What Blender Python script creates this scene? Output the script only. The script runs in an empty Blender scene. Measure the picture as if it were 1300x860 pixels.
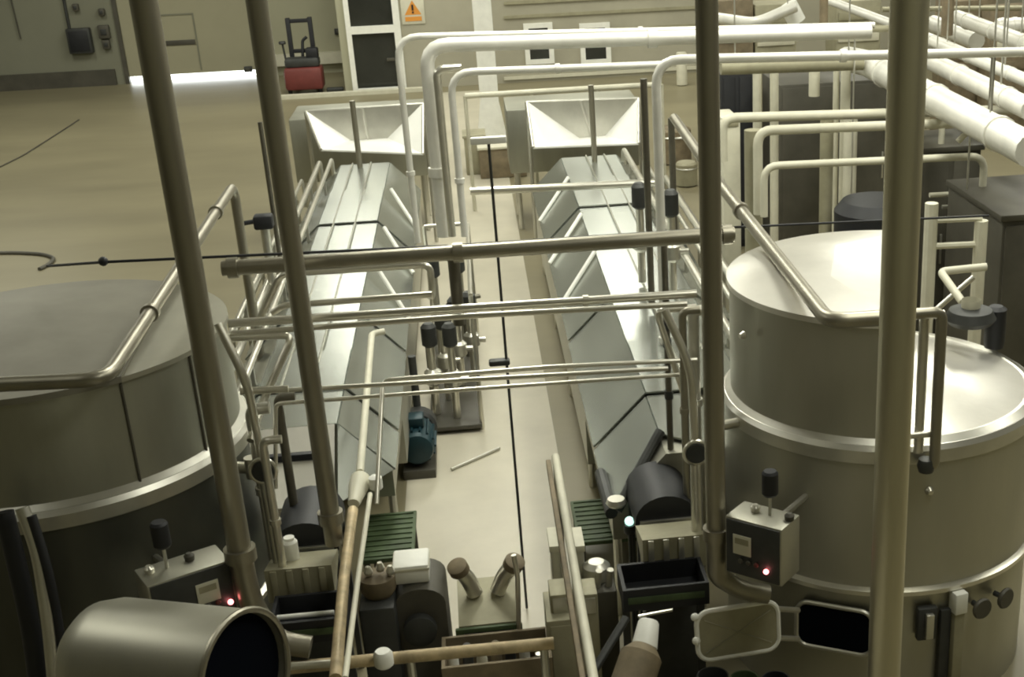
import bpy, bmesh, math, random
from mathutils import Vector, Matrix, noise
random.seed(4)
C = bpy.context.scene.collection
PI = math.pi
# ------------------------------------------------------------------ camera model
W, H = 1300, 860
PX, PY, F = 820.0, 520.0, 1700.0
HC = 7.2
def _d(u, v): return Vector((u - PX, -(v - PY), -F)).normalized()
Uv = -_d(980, 4560)
Dv = _d(574, -185); Dv = (Dv - Uv * Dv.dot(Uv)).normalized()
Xv = Dv.cross(Uv)
RW = Matrix((Xv, Dv, Uv))            # camera -> world
CAM = Vector((0, 0, HC))
def ray(px, py): return RW @ _d(px, py)
def Z(px, py, z):
    r = ray(px, py); return CAM + r * ((z - HC) / r.z)
def Y(px, py, y):
    r = ray(px, py); return CAM + r * (y / r.y)
cam_d = bpy.data.cameras.new('camera'); cam = bpy.data.objects.new('camera', cam_d); C.objects.link(cam)
cam.matrix_world = Matrix.Translation(CAM) @ RW.to_4x4()
cam_d.sensor_width = 36; cam_d.lens = F / W * 36
cam_d.shift_x = (W / 2 - PX) / W; cam_d.shift_y = (PY - H / 2) / W
cam_d.clip_end = 300; cam_d.clip_start = .05
bpy.context.scene.camera = cam
# ------------------------------------------------------------------ materials
def mat(name, col, rough=.5, metal=0.0, var=0.0, scale=4.0, bump=0.0, emit=None, estr=0, stretch=None, spec=None, col2=None):
    m = bpy.data.materials.new(name); m.use_nodes = True
    nt = m.node_tree; b = nt.nodes['Principled BSDF']
    b.inputs['Roughness'].default_value = rough; b.inputs['Metallic'].default_value = metal
    b.inputs['Base Color'].default_value = (*col, 1)
    if spec is not None: b.inputs['Specular IOR Level'].default_value = spec
    if emit:
        b.inputs['Emission Color'].default_value = (*emit, 1); b.inputs['Emission Strength'].default_value = estr
    if var or bump:
        tc = nt.nodes.new('ShaderNodeTexCoord'); mp = nt.nodes.new('ShaderNodeMapping')
        if stretch: mp.inputs['Scale'].default_value = stretch
        n = nt.nodes.new('ShaderNodeTexNoise'); n.inputs['Scale'].default_value = scale; n.inputs['Detail'].default_value = 6
        n.inputs['Roughness'].default_value = .6
        nt.links.new(tc.outputs['Object'], mp.inputs[0]); nt.links.new(mp.outputs[0], n.inputs['Vector'])
        if var:
            cr = nt.nodes.new('ShaderNodeValToRGB')
            c2 = col2 or col
            cr.color_ramp.elements[0].position = .3; cr.color_ramp.elements[1].position = .7
            cr.color_ramp.elements[0].color = (*[max(0, c * (1 - var)) for c in col], 1)
            cr.color_ramp.elements[1].color = (*[min(1, c * (1 + var)) for c in c2], 1)
            nt.links.new(n.outputs['Fac'], cr.inputs[0]); nt.links.new(cr.outputs[0], b.inputs['Base Color'])
        if bump:
            bp = nt.nodes.new('ShaderNodeBump'); bp.inputs['Strength'].default_value = bump; bp.inputs['Distance'].default_value = .02
            nt.links.new(n.outputs['Fac'], bp.inputs['Height']); nt.links.new(bp.outputs[0], b.inputs['Normal'])
    return m
M = {}
M['steel'] = mat('brushed_steel', (.60, .59, .53), .36, .85, .12, 2.0, .06)
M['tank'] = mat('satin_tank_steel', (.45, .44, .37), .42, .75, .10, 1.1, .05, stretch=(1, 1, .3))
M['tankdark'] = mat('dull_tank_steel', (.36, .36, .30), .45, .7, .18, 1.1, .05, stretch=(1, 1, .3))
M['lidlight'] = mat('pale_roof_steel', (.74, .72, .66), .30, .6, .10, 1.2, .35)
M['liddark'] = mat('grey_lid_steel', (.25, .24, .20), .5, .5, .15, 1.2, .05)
M['cover'] = mat('cover_steel', (.40, .42, .385), .27, .85, .2, .9, .2, stretch=(1, .5, 1))
M['pipe'] = mat('pipe_steel', (.70, .68, .60), .28, .85, .08, 3)
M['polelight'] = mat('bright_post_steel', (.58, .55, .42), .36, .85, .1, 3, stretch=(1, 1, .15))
M['shadewall'] = mat('shade_darkened_steel', (.12, .125, .11), .4, .8, .2, 1.1, .05, stretch=(1, 1, .3))  # left vat's skirt and lower wall: shade and dark reflection put into the colour
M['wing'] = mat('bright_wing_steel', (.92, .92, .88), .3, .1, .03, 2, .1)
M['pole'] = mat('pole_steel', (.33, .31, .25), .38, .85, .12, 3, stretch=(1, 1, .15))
M['pipedark'] = mat('dark_pipe_steel', (.16, .15, .12), .4, .7, .15, 3)
M['white'] = mat('white_paint', (.86, .86, .80), .45, 0, .06, 5)
M['insul'] = mat('white_cladding', (.76, .75, .69), .4, .2, .1, 2.5, .1)
M['black'] = mat('black_rubber', (.012, .013, .016), .55, 0, .2, 5)
M['dark'] = mat('dark_paint', (.045, .047, .045), .5, .2, .25, 4)
M['darkbox'] = mat('dark_machine_paint', (.08, .075, .058), .55, .1, .2, 2)
M['hollow'] = mat('unlit_opening', (.005, .006, .009), .9, spec=0.0)
M['green'] = mat('green_plastic', (.055, .085, .035), .6, 0, .3, 6, .1)
M['teal'] = mat('teal_motor_paint', (.006, .032, .042), .45, .2, .2, 6)
M['red'] = mat('faded_red_paint', (.16, .035, .03), .5, 0, .2, 3)
M['olive'] = mat('olive_panel', (.34, .32, .22), .55, .2, .12, 4)
M['tan'] = mat('stained_tan_pipe', (.50, .40, .24), .5, .2, .35, 6)
M['brown'] = mat('brown_clutter', (.20, .16, .10), .7, 0, .3, 4)
M['cream'] = mat('cream_plastic', (.62, .60, .48), .5, 0, .08, 4)
M['glass'] = mat('dark_glass', (.03, .032, .028), .12, .0, .2, 1)
M['orange'] = mat('orange_sign', (.72, .30, .05), .5)
M['led'] = mat('red_lamp', (.9, .1, .1), .4, emit=(1, .25, .25), estr=8)
M['ledg'] = mat('pale_green_lamp', (.6, .9, .8), .4, emit=(.6, 1, .85), estr=2.0)
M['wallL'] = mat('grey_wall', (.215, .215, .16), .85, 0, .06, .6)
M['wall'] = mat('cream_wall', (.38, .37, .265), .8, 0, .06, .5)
M['wallR'] = mat('stone_wall', (.38, .36, .28), .8, 0, .10, .6)
M['door'] = mat('door_paint', (.36, .34, .235), .6, 0, .05, .5)
M['walk'] = mat('pale_floor_coating', (.52, .485, .385), .42, 0, .10, .8, .03)
M['brass'] = mat('brass', (.5, .38, .14), .35, .8)
# floor: tan resin with broad worn patches and faint streaks
fm = mat('tan_resin_floor', (.225, .20, .125), .42, 0, .16, .28, .02, stretch=(.5, 1.5, 1))
M['floor'] = fm
# ------------------------------------------------------------------ mesh helpers
def bm_obj(name, bm, m, parent=None, smooth=True, world=True):
    me = bpy.data.meshes.new(name); bmesh.ops.recalc_face_normals(bm, faces=bm.faces)
    if smooth:
        for f in bm.faces: f.smooth = True
        for e in bm.edges:
            if len(e.link_faces) == 2 and e.calc_face_angle(0) > .6: e.smooth = False
    bm.to_mesh(me); bm.free(); me.materials.append(m)
    o = bpy.data.objects.new(name, me); C.objects.link(o)
    if parent is not None:
        o.parent = parent
        o.matrix_parent_inverse = parent.matrix_basis.inverted()
    return o
def thing(name, label, cat, loc=(0, 0, 0), group=None):
    o = bpy.data.objects.new(name, None); C.objects.link(o); o.location = loc; o.empty_display_size = .1
    return tag(o, label, cat, group)
def tag(o, label=None, cat=None, group=None, kind=None):
    if label: o['label'] = label
    if cat: o['category'] = cat
    if group: o['group'] = group
    if kind: o['kind'] = kind
    return o
def struct(o): o['kind'] = 'structure'; return o
def box(bm, lo, hi, bev=0.0, mtx=None):
    lo = Vector(lo); hi = Vector(hi)
    c = (lo + hi) / 2; s = hi - lo
    r = bmesh.ops.create_cube(bm, size=1, matrix=Matrix.Translation(c) @ Matrix.Diagonal((abs(s.x), abs(s.y), abs(s.z), 1)))
    vs = r['verts']
    if bev:
        es = list({e for v in vs for e in v.link_edges})
        r2 = bmesh.ops.bevel(bm, geom=es, offset=bev, segments=2, affect='EDGES', profile=.5)
        vs = list({v for f in r2['faces'] for v in f.verts} | {v for v in vs if v.is_valid})
    if mtx: bmesh.ops.transform(bm, matrix=mtx, verts=vs)
    return vs
def fillet(pts, r):
    pts = [Vector(p) for p in pts]
    if r <= 0 or len(pts) < 3: return pts
    out = [pts[0]]
    for i in range(1, len(pts) - 1):
        a, b, c = pts[i - 1], pts[i], pts[i + 1]
        d1 = (a - b); d2 = (c - b); rr = min(r, d1.length * .45, d2.length * .45)
        p1 = b + d1.normalized() * rr; p2 = b + d2.normalized() * rr
        for k in range(6):
            t = k / 5; out.append((1 - t) ** 2 * p1 + 2 * t * (1 - t) * b + t * t * p2)
    out.append(pts[-1]); return out
def sweep(bm, pts, r, seg=14, rb=0, caps=True):
    pts = fillet(pts, rb); rs = r if isinstance(r, (list, tuple)) else [r] * len(pts)
    ref = None; rings = []
    for i, p in enumerate(pts):
        if i == 0: t = pts[1] - p
        elif i == len(pts) - 1: t = p - pts[i - 1]
        else: t = (pts[i + 1] - p).normalized() + (p - pts[i - 1]).normalized()
        t.normalize()
        if ref is None:
            ref = t.cross(Vector((0, 0, 1)) if abs(t.z) < .9 else Vector((1, 0, 0))).normalized()
        n = (ref - t * ref.dot(t)).normalized(); ref = n; b = t.cross(n)
        rings.append([bm.verts.new(p + (n * math.cos(a) + b * math.sin(a)) * rs[i]) for a in [2 * PI * k / seg for k in range(seg)]])
    for i in range(len(rings) - 1):
        for k in range(seg):
            bm.faces.new((rings[i][k], rings[i][(k + 1) % seg], rings[i + 1][(k + 1) % seg], rings[i + 1][k]))
    if caps:
        bm.faces.new(rings[0][::-1]); bm.faces.new(rings[-1])
def lathe(bm, prof, c=(0, 0, 0), axis='z', seg=32, mtx=None):
    """prof: (radius, height) list; closed with caps where radius>0"""
    rings = []; vs = []
    for r, h in prof:
        ring = []
        for k in range(seg):
            a = 2 * PI * k / seg
            v = Vector((r * math.cos(a), r * math.sin(a), h))
            if mtx: v = mtx @ v
            ring.append(bm.verts.new(v + Vector(c)))
        rings.append(ring)
    for i in range(len(rings) - 1):
        for k in range(seg):
            bm.faces.new((rings[i][k], rings[i][(k + 1) % seg], rings[i + 1][(k + 1) % seg], rings[i + 1][k]))
    bm.faces.new(rings[0][::-1]); bm.faces.new(rings[-1])
def prism(bm, poly, axis, a, b):
    """extrude a closed 2D polygon along axis from a to b. axis 'y': poly in (x,z); 'z': poly in (x,y); 'x': poly in (y,z)"""
    def P(u, v, w):
        return {'y': (u, w, v), 'z': (u, v, w), 'x': (w, u, v)}[axis]
    A = [bm.verts.new(P(u, v, a)) for u, v in poly]; B = [bm.verts.new(P(u, v, b)) for u, v in poly]
    n = len(poly)
    for i in range(n): bm.faces.new((A[i], A[(i + 1) % n], B[(i + 1) % n], B[i]))
    bm.faces.new(A[::-1]); bm.faces.new(B)
def plate(bm, pts, t):
    """a flat polygon given thickness t along its normal"""
    pts = [Vector(p) for p in pts]
    n = (pts[1] - pts[0]).cross(pts[2] - pts[0]).normalized() * t
    A = [bm.verts.new(p) for p in pts]; B = [bm.verts.new(p + n) for p in pts]
    k = len(pts)
    for i in range(k): bm.faces.new((A[i], A[(i + 1) % k], B[(i + 1) % k], B[i]))
    bm.faces.new(A[::-1]); bm.faces.new(B)
def NB(): return bmesh.new()
def rotm(ax, ang): return Matrix.Rotation(ang, 4, ax)
def align(p, q):
    d = Vector(q) - Vector(p)
    return Matrix.Translation(Vector(p)) @ d.to_track_quat('Z', 'Y').to_matrix().to_4x4(), d.length
def collar(parent, p, d, r, m, name='collar', w=.05):
    """a ring clamp round a pipe at p running along d"""
    b = NB(); p = Vector(p); d = Vector(d).normalized()
    mt, L = align(p - d * w / 2, p + d * w / 2)
    lathe(b, [(r * 1.02, 0), (r * 1.35, 0), (r * 1.35, L), (r * 1.02, L)], seg=16, mtx=mt)
    return bm_obj(name, b, m, parent)
def pipe(label, pts, r, m='pipe', rb=.15, name='steel_pipe', cat='pipe', group=None, collars=None):
    b = NB(); pts = [Vector(p) for p in pts]; sweep(b, pts, r, rb=rb)
    o = bm_obj(name, b, M[m]); tag(o, label, cat, group)
    for (i, t) in (collars or []):
        p = pts[i].lerp(pts[i + 1], t); collar(o, p, pts[i + 1] - pts[i], r, M[m], w=r * 1.3)
    return o
def vert(px, py0, py1, y, z0=None, z1=None):
    """two points of a plumb line through the first pixel"""
    a = Y(px, py0, y)
    # where on the plumb line the lower pixel row lies
    lo = Y(px + (980 - px) * (py1 - py0) / (4560 - py0), py1, y)
    b = Vector((a.x, a.y, lo.z))
    if z0 is not None: a.z = z0
    if z1 is not None: b.z = z1
    return [a, b]
def xrun(p, q):
    """horizontal run across the hall between two projected points (keeps its small drain fall)"""
    return [Vector(p), Vector(q)]
CEIL = 11.0
# ================================================================== SETTING
XL, XR, YB, YF = -24.0, 26.0, -5.0, 51.0
def sbox(name, lo, hi, m, bev=0):
    b = NB(); box(b, lo, hi, bev); o = bm_obj(name, b, M[m], smooth=False); return struct(o)
sbox('floor', (XL, YB, -.3), (XR, YF + 12, 0), 'floor')
sbox('ceiling', (XL, YB, CEIL), (XR, YF, CEIL + .3), 'wall')
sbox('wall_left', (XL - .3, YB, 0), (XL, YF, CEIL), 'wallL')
sbox('wall_right', (XR, YB, 0), (XR + .3, YF, CEIL), 'wallR')
sbox('wall_rear', (XL, YB - .3, 0), (XR, YB, CEIL), 'wall')
# pale coated walkway down the middle
a0 = -1.22; a1 = .70
sbox('floor', (a0, 4, 0), (a1, 45, .004), 'walk')
# back wall (left of the projecting office): with roller door opening
dx0 = Z(160, 104, 0).x * 51 / Z(160, 104, 0).y; dx1 = Y(334, 100, 51).x
LZ = 2.0
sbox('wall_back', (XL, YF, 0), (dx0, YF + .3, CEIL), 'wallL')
sbox('wall_back', (dx0, YF, 5.2), (dx1, YF + .3, CEIL), 'wall')
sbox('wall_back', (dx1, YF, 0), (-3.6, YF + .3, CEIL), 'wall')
OY = 46.2
ox0 = Y(449, 118, OY).x
# office block that stands out from the back wall
b = NB(); box(b, (ox0 - .25, OY, 0), (ox0, YF, CEIL)); struct(bm_obj('wall_office', b, M['wall'], smooth=False))
ox1 = Y(517, 116, OY).x
sbox('wall_office', (ox1, OY, 0), (XR, OY + .25, CEIL), 'wallR')
sbox('wall_office', (ox0, OY, 7.4), (ox1, OY + .25, CEIL), 'wallR')
sbox('baseboard_back', (XL, YF - .12, 0), (dx0 - .3, YF, .55), 'darkbox')
sbox('trim_1', (dx1 + .1, YF - .25, .35), (ox0 - .25, YF, .75), 'cream')
# low pale kerb where the office floor begins
k0 = Z(358, 121, 0); 
sbox('trim_2', (k0.x, OY - .75, 0), (ox1 + 1.0, OY - .45, .12), 'cream')
# roller door with its open gap to daylight, wicket door drawn in it
rd = NB(); box(rd, (dx0 + .12, YF + .05, .24), (dx1 - .12, YF + .15, 5.2)); rdo = struct(bm_obj('door_1', rd, M['door'], smooth=False))
for xx in (dx0, dx1 - .14):
    b = NB(); box(b, (xx, YF - .06, 0), (xx + .14, YF + .2, 5.2)); bm_obj('door_track', b, M['darkbox'], rdo, smooth=False)
wa = Y(214, 98, YF - .02); wb = Y(254, 16, YF - .02)
b = NB()
for (x0, x1, z0, z1) in ((wa.x, wa.x + .05, .35, wb.z), (wa.x + 1.15, wa.x + 1.2, .35, wb.z), (wa.x + .05, wa.x + 1.15, wb.z - .05, wb.z)):
    box(b, (x0, YF + .02, z0), (x1, YF + .055, z1))
bm_obj('wicket_frame', b, M['wallL'], rdo, smooth=False)
b = NB(); box(b, (wa.x + .1, YF + .01, 1.25), (wa.x + 1.12, YF + .05, 1.42), .01); bm_obj('push_bar', b, M['darkbox'], rdo)
# sunlit yard beyond the gap
sbox('floor', (dx0 - 3, YF + .3, 0), (dx1 + 3, YF + 11.9, .01), 'white')
# glazed office door: white frame, dark panes
fr = NB(); z_t = 7.4
xa, xb = ox0, ox1
zt = Y(480, 37, OY).z
for (x0, x1, z0, z1) in ((xa, xa + .16, 0, z_t), (xb - .22, xb, 0, z_t), (xa + .16, xb - .22, zt - .12, zt + .12), (xa + .16, xb - .22, 0, .1), (xa + .16, xb - .22, z_t - .15, z_t)):
    box(fr, (x0, OY - .08, z0), (x1, OY + .12, z1))
dro = struct(bm_obj('door_2', fr, M['white'], smooth=False))
b = NB(); box(b, (xa + .16, OY + .02, .1), (xb - .22, OY + .05, zt - .12)); bm_obj('pane', b, M['glass'], dro, smooth=False)
b = NB(); box(b, (xa + .16, OY + .02, zt + .12), (xb - .22, OY + .05, z_t - .15)); bm_obj('pane', b, M['glass'], dro, smooth=False)
b = NB(); box(b, (xb - .55, OY - .1, .95), (xb - .3, OY - .04, 1.05), .01); bm_obj('handle', b, M['darkbox'], dro)
# two small serving-hatch windows
for n, (px0, px1) in enumerate(((664, 704), (735, 776))):
    p = Y(px0, 30, OY); q = Y(px1, 80, OY)
    b = NB(); w = .16
    for (x0, x1, z0, z1) in ((p.x, q.x, p.z - w, p.z), (p.x, q.x, q.z, q.z + w), (p.x, p.x + w, q.z + w, p.z - w), (q.x - w, q.x, q.z + w, p.z - w)):
        box(b, (x0, OY - .1, z0), (x1, OY, z1))
    o = struct(bm_obj('window_%d' % (n + 1), b, M['white'], smooth=False))
    b = NB(); box(b, (p.x + w, OY - .04, q.z + w), (q.x - w, OY - .01, p.z - w)); bm_obj('pane', b, M['glass'], o, smooth=False)
# horizontal cladding rails on office wall
for n, yy in enumerate((4, 22, 45, 100)):
    p = Y(640, yy, OY - .02); 
    sbox('trim_%d' % (n + 3), (p.x, OY - .06, p.z - .05), (p.x + 9.5, OY, p.z + .05), 'olive' if n < 3 else 'cream')
# ================================================================== background objects
# hazard sign
p = Y(524, 14, OY - .05)
sg = NB(); box(sg, (p.x - .38, OY - .03, p.z - .42), (p.x + .38, OY, p.z + .42), .01)
o = tag(bm_obj('warning_sign', sg, M['cream']), 'small pale wall sign with orange warning triangle beside the white glazed door', 'sign')
b = NB(); plate(b, [(p.x - .27, OY - .035, p.z - .12), (p.x + .27, OY - .035, p.z - .12), (p.x, OY - .035, p.z + .34)], -.01); bm_obj('triangle', b, M['orange'], o, smooth=False)
b = NB(); box(b, (p.x - .03, OY - .055, p.z + .02), (p.x + .03, OY - .045, p.z + .2)); box(b, (p.x - .03, OY - .055, p.z - .07), (p.x + .03, OY - .045, p.z - .02)); bm_obj('exclamation_mark', b, M['black'], o, smooth=False)
b = NB(); box(b, (p.x - .27, OY - .04, p.z - .32), (p.x + .27, OY - .03, p.z - .18)); bm_obj('caption_bar', b, M['orange'], o, smooth=False)
# distribution box on the left wall with conduit
p = Y(85, 36, YF); q = Y(121, 66, YF)
t = thing('distribution_box', 'dark electrical box with conduit high on the grey wall at far left', 'electrical box', (p.x, YF, q.z))
b = NB(); box(b, (p.x, YF - .3, q.z), (q.x, YF - .01, p.z), .03); bm_obj('box_body', b, M['dark'], t)
b = NB(); box(b, (p.x + .08, YF - .33, q.z + .08), (q.x - .08, YF - .3, p.z - .08), .01); bm_obj('box_door', b, M['black'], t)
b = NB(); sweep(b, [(p.x + .1, YF - .08, p.z), (p.x + .1, YF - .08, p.z + 2.4)], .05); bm_obj('conduit', b, M['dark'], t)
for (u, v, s) in ((133, 40, .19), (136, 56, .13), (97, 9, .10), (130, 15, .10)):
    c = Y(u, v, YF)
    b = NB(); box(b, (c.x - s, YF - .2, c.z - s * 1.2), (c.x + s, YF - .01, c.z + s * 1.2), .03)
    o = bm_obj('wall_socket', b, M['darkbox'])
    tag(o, {133: 'brown switch box right beside the dark electrical box', 136: 'small dark socket just below the brown switch box', 97: 'tiny grey junction box above the dark electrical box', 130: 'tiny grey junction box above the brown switch box'}[u], 'socket')
    b = NB(); box(b, (c.x - s * .5, YF - .23, c.z - s * .5), (c.x + s * .5, YF - .2, c.z + s * .5), .01); bm_obj('cover_plate', b, M['dark'], o)
c = Y(27, 49, YF)
pipe('thin hanging grey wall cable ending in a small plug, far left edge', [(c.x - .1, YF - .06, c.z + 2.6), (c.x, YF - .06, c.z)], .025, 'darkbox', 0, 'wall_cable', 'cable')
# floor crack / hose on the left floor
pts = [Z(u, v, .02) for u, v in ((0, 212), (30, 197), (60, 178), (85, 162), (100, 152))]
pipe('thin dark hose lying straight across the tan floor at far left', pts, .018, 'darkbox', .3, 'floor_hose', 'hose')
for (u, v, sz, lab) in ((315, 88, .14, 'small dark box low on the roller door near its right end'), (430, 40, .15, 'small brown switch on the wall between the forklift and the white glazed door')):
    c = Y(u, v, YF - .05); b = NB(); box(b, (c.x - sz, YF - .1, c.z - sz * .7), (c.x + sz, YF + .04, c.z + sz * .7), .02); o = bm_obj('wall_switch', b, M['dark']); tag(o, lab, 'switch')
    b = NB(); box(b, (c.x - sz * .5, YF - .12, c.z - sz * .4), (c.x + sz * .5, YF - .1, c.z + sz * .4), .01); bm_obj('cover_plate', b, M['darkbox'], o)
# forklift ---------------------------------------------------------
fp = Z(388, 119, 0); fx, fy = fp.x, fp.y
t = thing('forklift', 'dark red pallet stacker truck with tall black mast parked by back wall', 'forklift', (fx, fy, 0))
b = NB(); box(b, (fx - .62, fy - .1, .12), (fx + .62, fy + .75, .85), .10); bm_obj('chassis', b, M['red'], t)
b = NB(); box(b, (fx - .56, fy + .0, .85), (fx + .56, fy + .6, 1.15), .08); bm_obj('battery_cover', b, M['dark'], t)
for s in (-1, 1):
    b = NB(); box(b, (fx + s * .36 - .07, fy + .62, .1), (fx + s * .36 + .07, fy + .82, 2.38), .01); bm_obj('mast_rail', b, M['black'], t)
for zz in (2.22, 1.25):
    b = NB(); box(b, (fx - .36, fy + .64, zz), (fx + .36, fy + .78, zz + .12), .01); bm_obj('mast_crossbar', b, M['black'], t)
b = NB(); sweep(b, [(fx + .0, fy + .55, 1.1), (fx + .05, fy + .66, 1.65), (fx + .2, fy + .66, 1.75)], .05, rb=.1); bm_obj('hydraulic_hose', b, M['black'], t)
b = NB(); sweep(b, [(fx - .5, fy + .1, 1.1), (fx - .55, fy + .1, 1.65)], .035); lathe(b, [(.1, 0), (.12, .04), (.1, .1)], (fx - .55, fy + .1, 1.62), seg=12); bm_obj('steering_tiller', b, M['dark'], t)
b = NB(); box(b, (fx + .15, fy + .1, 1.1), (fx + .55, fy + .5, 1.45), .06); bm_obj('seat', b, M['black'], t)
for s in (-1, 1):
    b = NB(); box(b, (fx + s * .33 - .08, fy + .8, .06), (fx + s * .33 + .08, fy + 2.0, .11), .01); bm_obj('fork', b, M['dark'], t)
    b = NB(); lathe(b, [(.17, -.06), (.19, -.04), (.19, .04), (.17, .06)], (fx + s * .5, fy + .15, .19), seg=18, mtx=rotm('Y', PI / 2)); bm_obj('wheel', b, M['black'], t)
b = NB(); box(b, (fx + .68, fy + .05, 0), (fx + 1.25, fy + .3, .13), .05); tag(bm_obj('floor_bag', b, M['dark']), 'small dark bag on the floor right of the forklift', 'bag')
# white steel column ----------------------------------------------
cp = Z(626, 186, 0); cxx, cyy = cp.x, cp.y
t = thing('steel_column', 'white painted steel roof column behind the walkway end', 'column', (cxx, cyy, 0))
b = NB()
for (x0, x1, y0, y1) in ((-.24, .24, -.15, -.11), (-.24, .24, .11, .15), (-.03, .03, -.11, .11)):
    box(b, (cxx + x0, cyy + y0, .04), (cxx + x1, cyy + y1, CEIL))
bm_obj('column_shaft', b, M['white'], t, smooth=False)
b = NB(); box(b, (cxx - .36, cyy - .3, 0), (cxx + .36, cyy + .3, .04), .01); bm_obj('base_plate', b, M['white'], t)
for s in (-1, 1):
    b = NB(); prism(b, [(cxx + s * .24, .04), (cxx + s * .42, .04), (cxx + s * .24, 1.2)], 'y', cyy - .14, cyy + .14); bm_obj('gusset', b, M['white'], t, smooth=False)
# pallets and crates at the end of the walkway
for (u, v, w, d, h, m, lab) in ((640, 226, 1.1, .9, .7, 'brown', 'brown crate on the walkway floor before the white column'),
                                (665, 205, .5, .8, 1.3, 'cream', 'tall pale carton right of the white column foot'),
                                (606, 222, .5, .8, .9, 'olive', 'olive box left of the white column foot')):
    c = Z(u, v, .005)
    t = thing('crate', lab, 'crate', c)
    b = NB(); box(b, (c.x - w / 2, c.y, .01), (c.x + w / 2, c.y + d, h), .02); bm_obj('crate_body', b, M[m], t)
    b = NB(); box(b, (c.x - w / 2 - .03, c.y - .03, h), (c.x + w / 2 + .03, c.y + d + .03, h + .06), .01); bm_obj('crate_lid', b, M['cream' if m == 'brown' else m], t)
# ================================================================== DRAINING MACHINES
def machine(sx, y0, y1, label, skew, seams):
    """sx: -1 left, +1 right. profile runs from the aisle side outward"""
    a = .95 if sx > 0 else 1.12
    rx = 1.5 if sx > 0 else 1.62
    def X(v): return sx * v
    t = thing('covered_conveyor', label, 'machine', (X(2.0), y0, 0))
    prof = [(X(a + .02), .55), (X(a + .02), 1.42), (X(rx), 1.97), (X(2.5), 1.97), (X(3.02), 1.5), (X(3.02), .55)]
    hi = lambda pp: [(x, max(z, 1.12)) for x, z in pp]
    prn = prof[:3] + ([(X(2.0), 1.97), (X(2.0), .55)] if sx > 0 else prof[3:])
    b = NB(); prism(b, hi(prn), 'y', y0 + .1, seams[0]); prism(b, hi(prof), 'y', seams[0], seams[1]); prism(b, prof, 'y', seams[1], y1); bm_obj('machine_body', b, M['tank'], t, smooth=False)
    ys = [y0] + seams + [y1]
    for i in range(len(ys) - 1):
        ya, yb = ys[i] + .015, ys[i + 1] - .015
        hz = .03 if i % 2 else 0
        sk = skew if i == 0 else 0
        # aisle slope, flat top, outer slope
        b = NB(); plate(b, [(X(a - .01), ya - sk * 0, 1.45 + hz), (X(a - .01), yb, 1.45 + hz), (X(rx), yb, 2.0 + hz), (X(rx), ya + sk, 2.0 + hz)][::1 if sx < 0 else -1], .02)
        bm_obj('slope_cover', b, M['cover'], t, smooth=False)
        ox = 2.5 if i or sx < 0 else 2.03
        b = NB(); plate(b, [(X(rx), ya + sk, 2.0 + hz), (X(rx), yb, 2.0 + hz), (X(ox), yb, 2.0 + hz), (X(ox), ya, 2.0 + hz)][::1 if sx < 0 else -1], .02)
        bm_obj('top_cover', b, M['cover'], t, smooth=False)
        if i == 0 and sx > 0: continue
        b = NB(); plate(b, [(X(2.5), ya, 2.0 + hz), (X(2.5), yb, 2.0 + hz), (X(3.05), yb, 1.5 + hz), (X(3.05), ya, 1.5 + hz)][::1 if sx < 0 else -1], .02)
        bm_obj('outer_cover', b, M['cover'], t, smooth=False)
    for xx in (X(1.95), X(2.28)):
        b = NB(); box(b, (xx - .012, seams[0], 2.02), (xx + .012, y1 - .05, 2.058), .003); bm_obj('seam_strip', b, M['tankdark'], t)
    # folded stiffener strips across the aisle slope
    for yy in (17.2, 19.3, 21.8):
        b = NB(); sweep(b, [(X(a - .03), yy, 1.52), (X(1.48), yy + .55, 2.1)], .03, seg=8); bm_obj('stiffener', b, M['white'], t)
    # legs
    yy = y0 + .6
    while yy < y1:
        for xx in (X(a + .1), X(2.9 if yy > 13 else 1.9)):
            b = NB(); sweep(b, [(xx, yy, .0), (xx, yy, 1.14 if yy < seams[1] else .56)], .045, seg=10); bm_obj('leg', b, M['steel'], t)
        yy += 3.0
    return t
machL = machine(-1, 12.55, 24.9, 'long stainless covered conveyor machine on the left of the walkway', 0, [13.5, 14.7, 16.0, 18.2, 20.5, 22.7])
machR = machine(1, 11.15, 24.3, 'long stainless covered conveyor machine on the right of the walkway', 0.45, [12.6, 14.2, 15.9, 18.2, 20.5, 22.5])
# near-end fittings
b = NB(); plate(b, [(-1.64, 12.56, 2.0), (-2.5, 12.56, 2.0), (-2.5, 11.78, 1.5), (-1.64, 11.78, 1.5)], .02); bm_obj('end_cover', b, M['lidlight'], machL, smooth=False)
b = NB(); plate(b, [(-1.62, 12.56, 2.0), (-1.62, 11.78, 1.5), (-1.13, 12.56, 1.45)], .02); bm_obj('end_cover', b, M['cover'], machL, smooth=False)
b = NB(); sweep(b, [(1.0, 11.1, 1.5), (1.5, 11.58, 2.06)], .05, seg=10); sweep(b, [(.95, 11.1, 1.48), (.93, 11.9, 1.52)], .06, seg=10); bm_obj('clamp_bar', b, M['dark'], machR)
b = NB(); lathe(b, [(.08, 0), (.1, .03), (.08, .07)], (1.0, 11.1, 1.56), seg=12); bm_obj('clamp_knob', b, M['pipe'], machR)
b = NB(); box(b, (-2.4, 12.2, 1.80), (-1.72, 12.28, 1.87), .01); bm_obj('clamp_bar', b, M['black'], machL)
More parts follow.
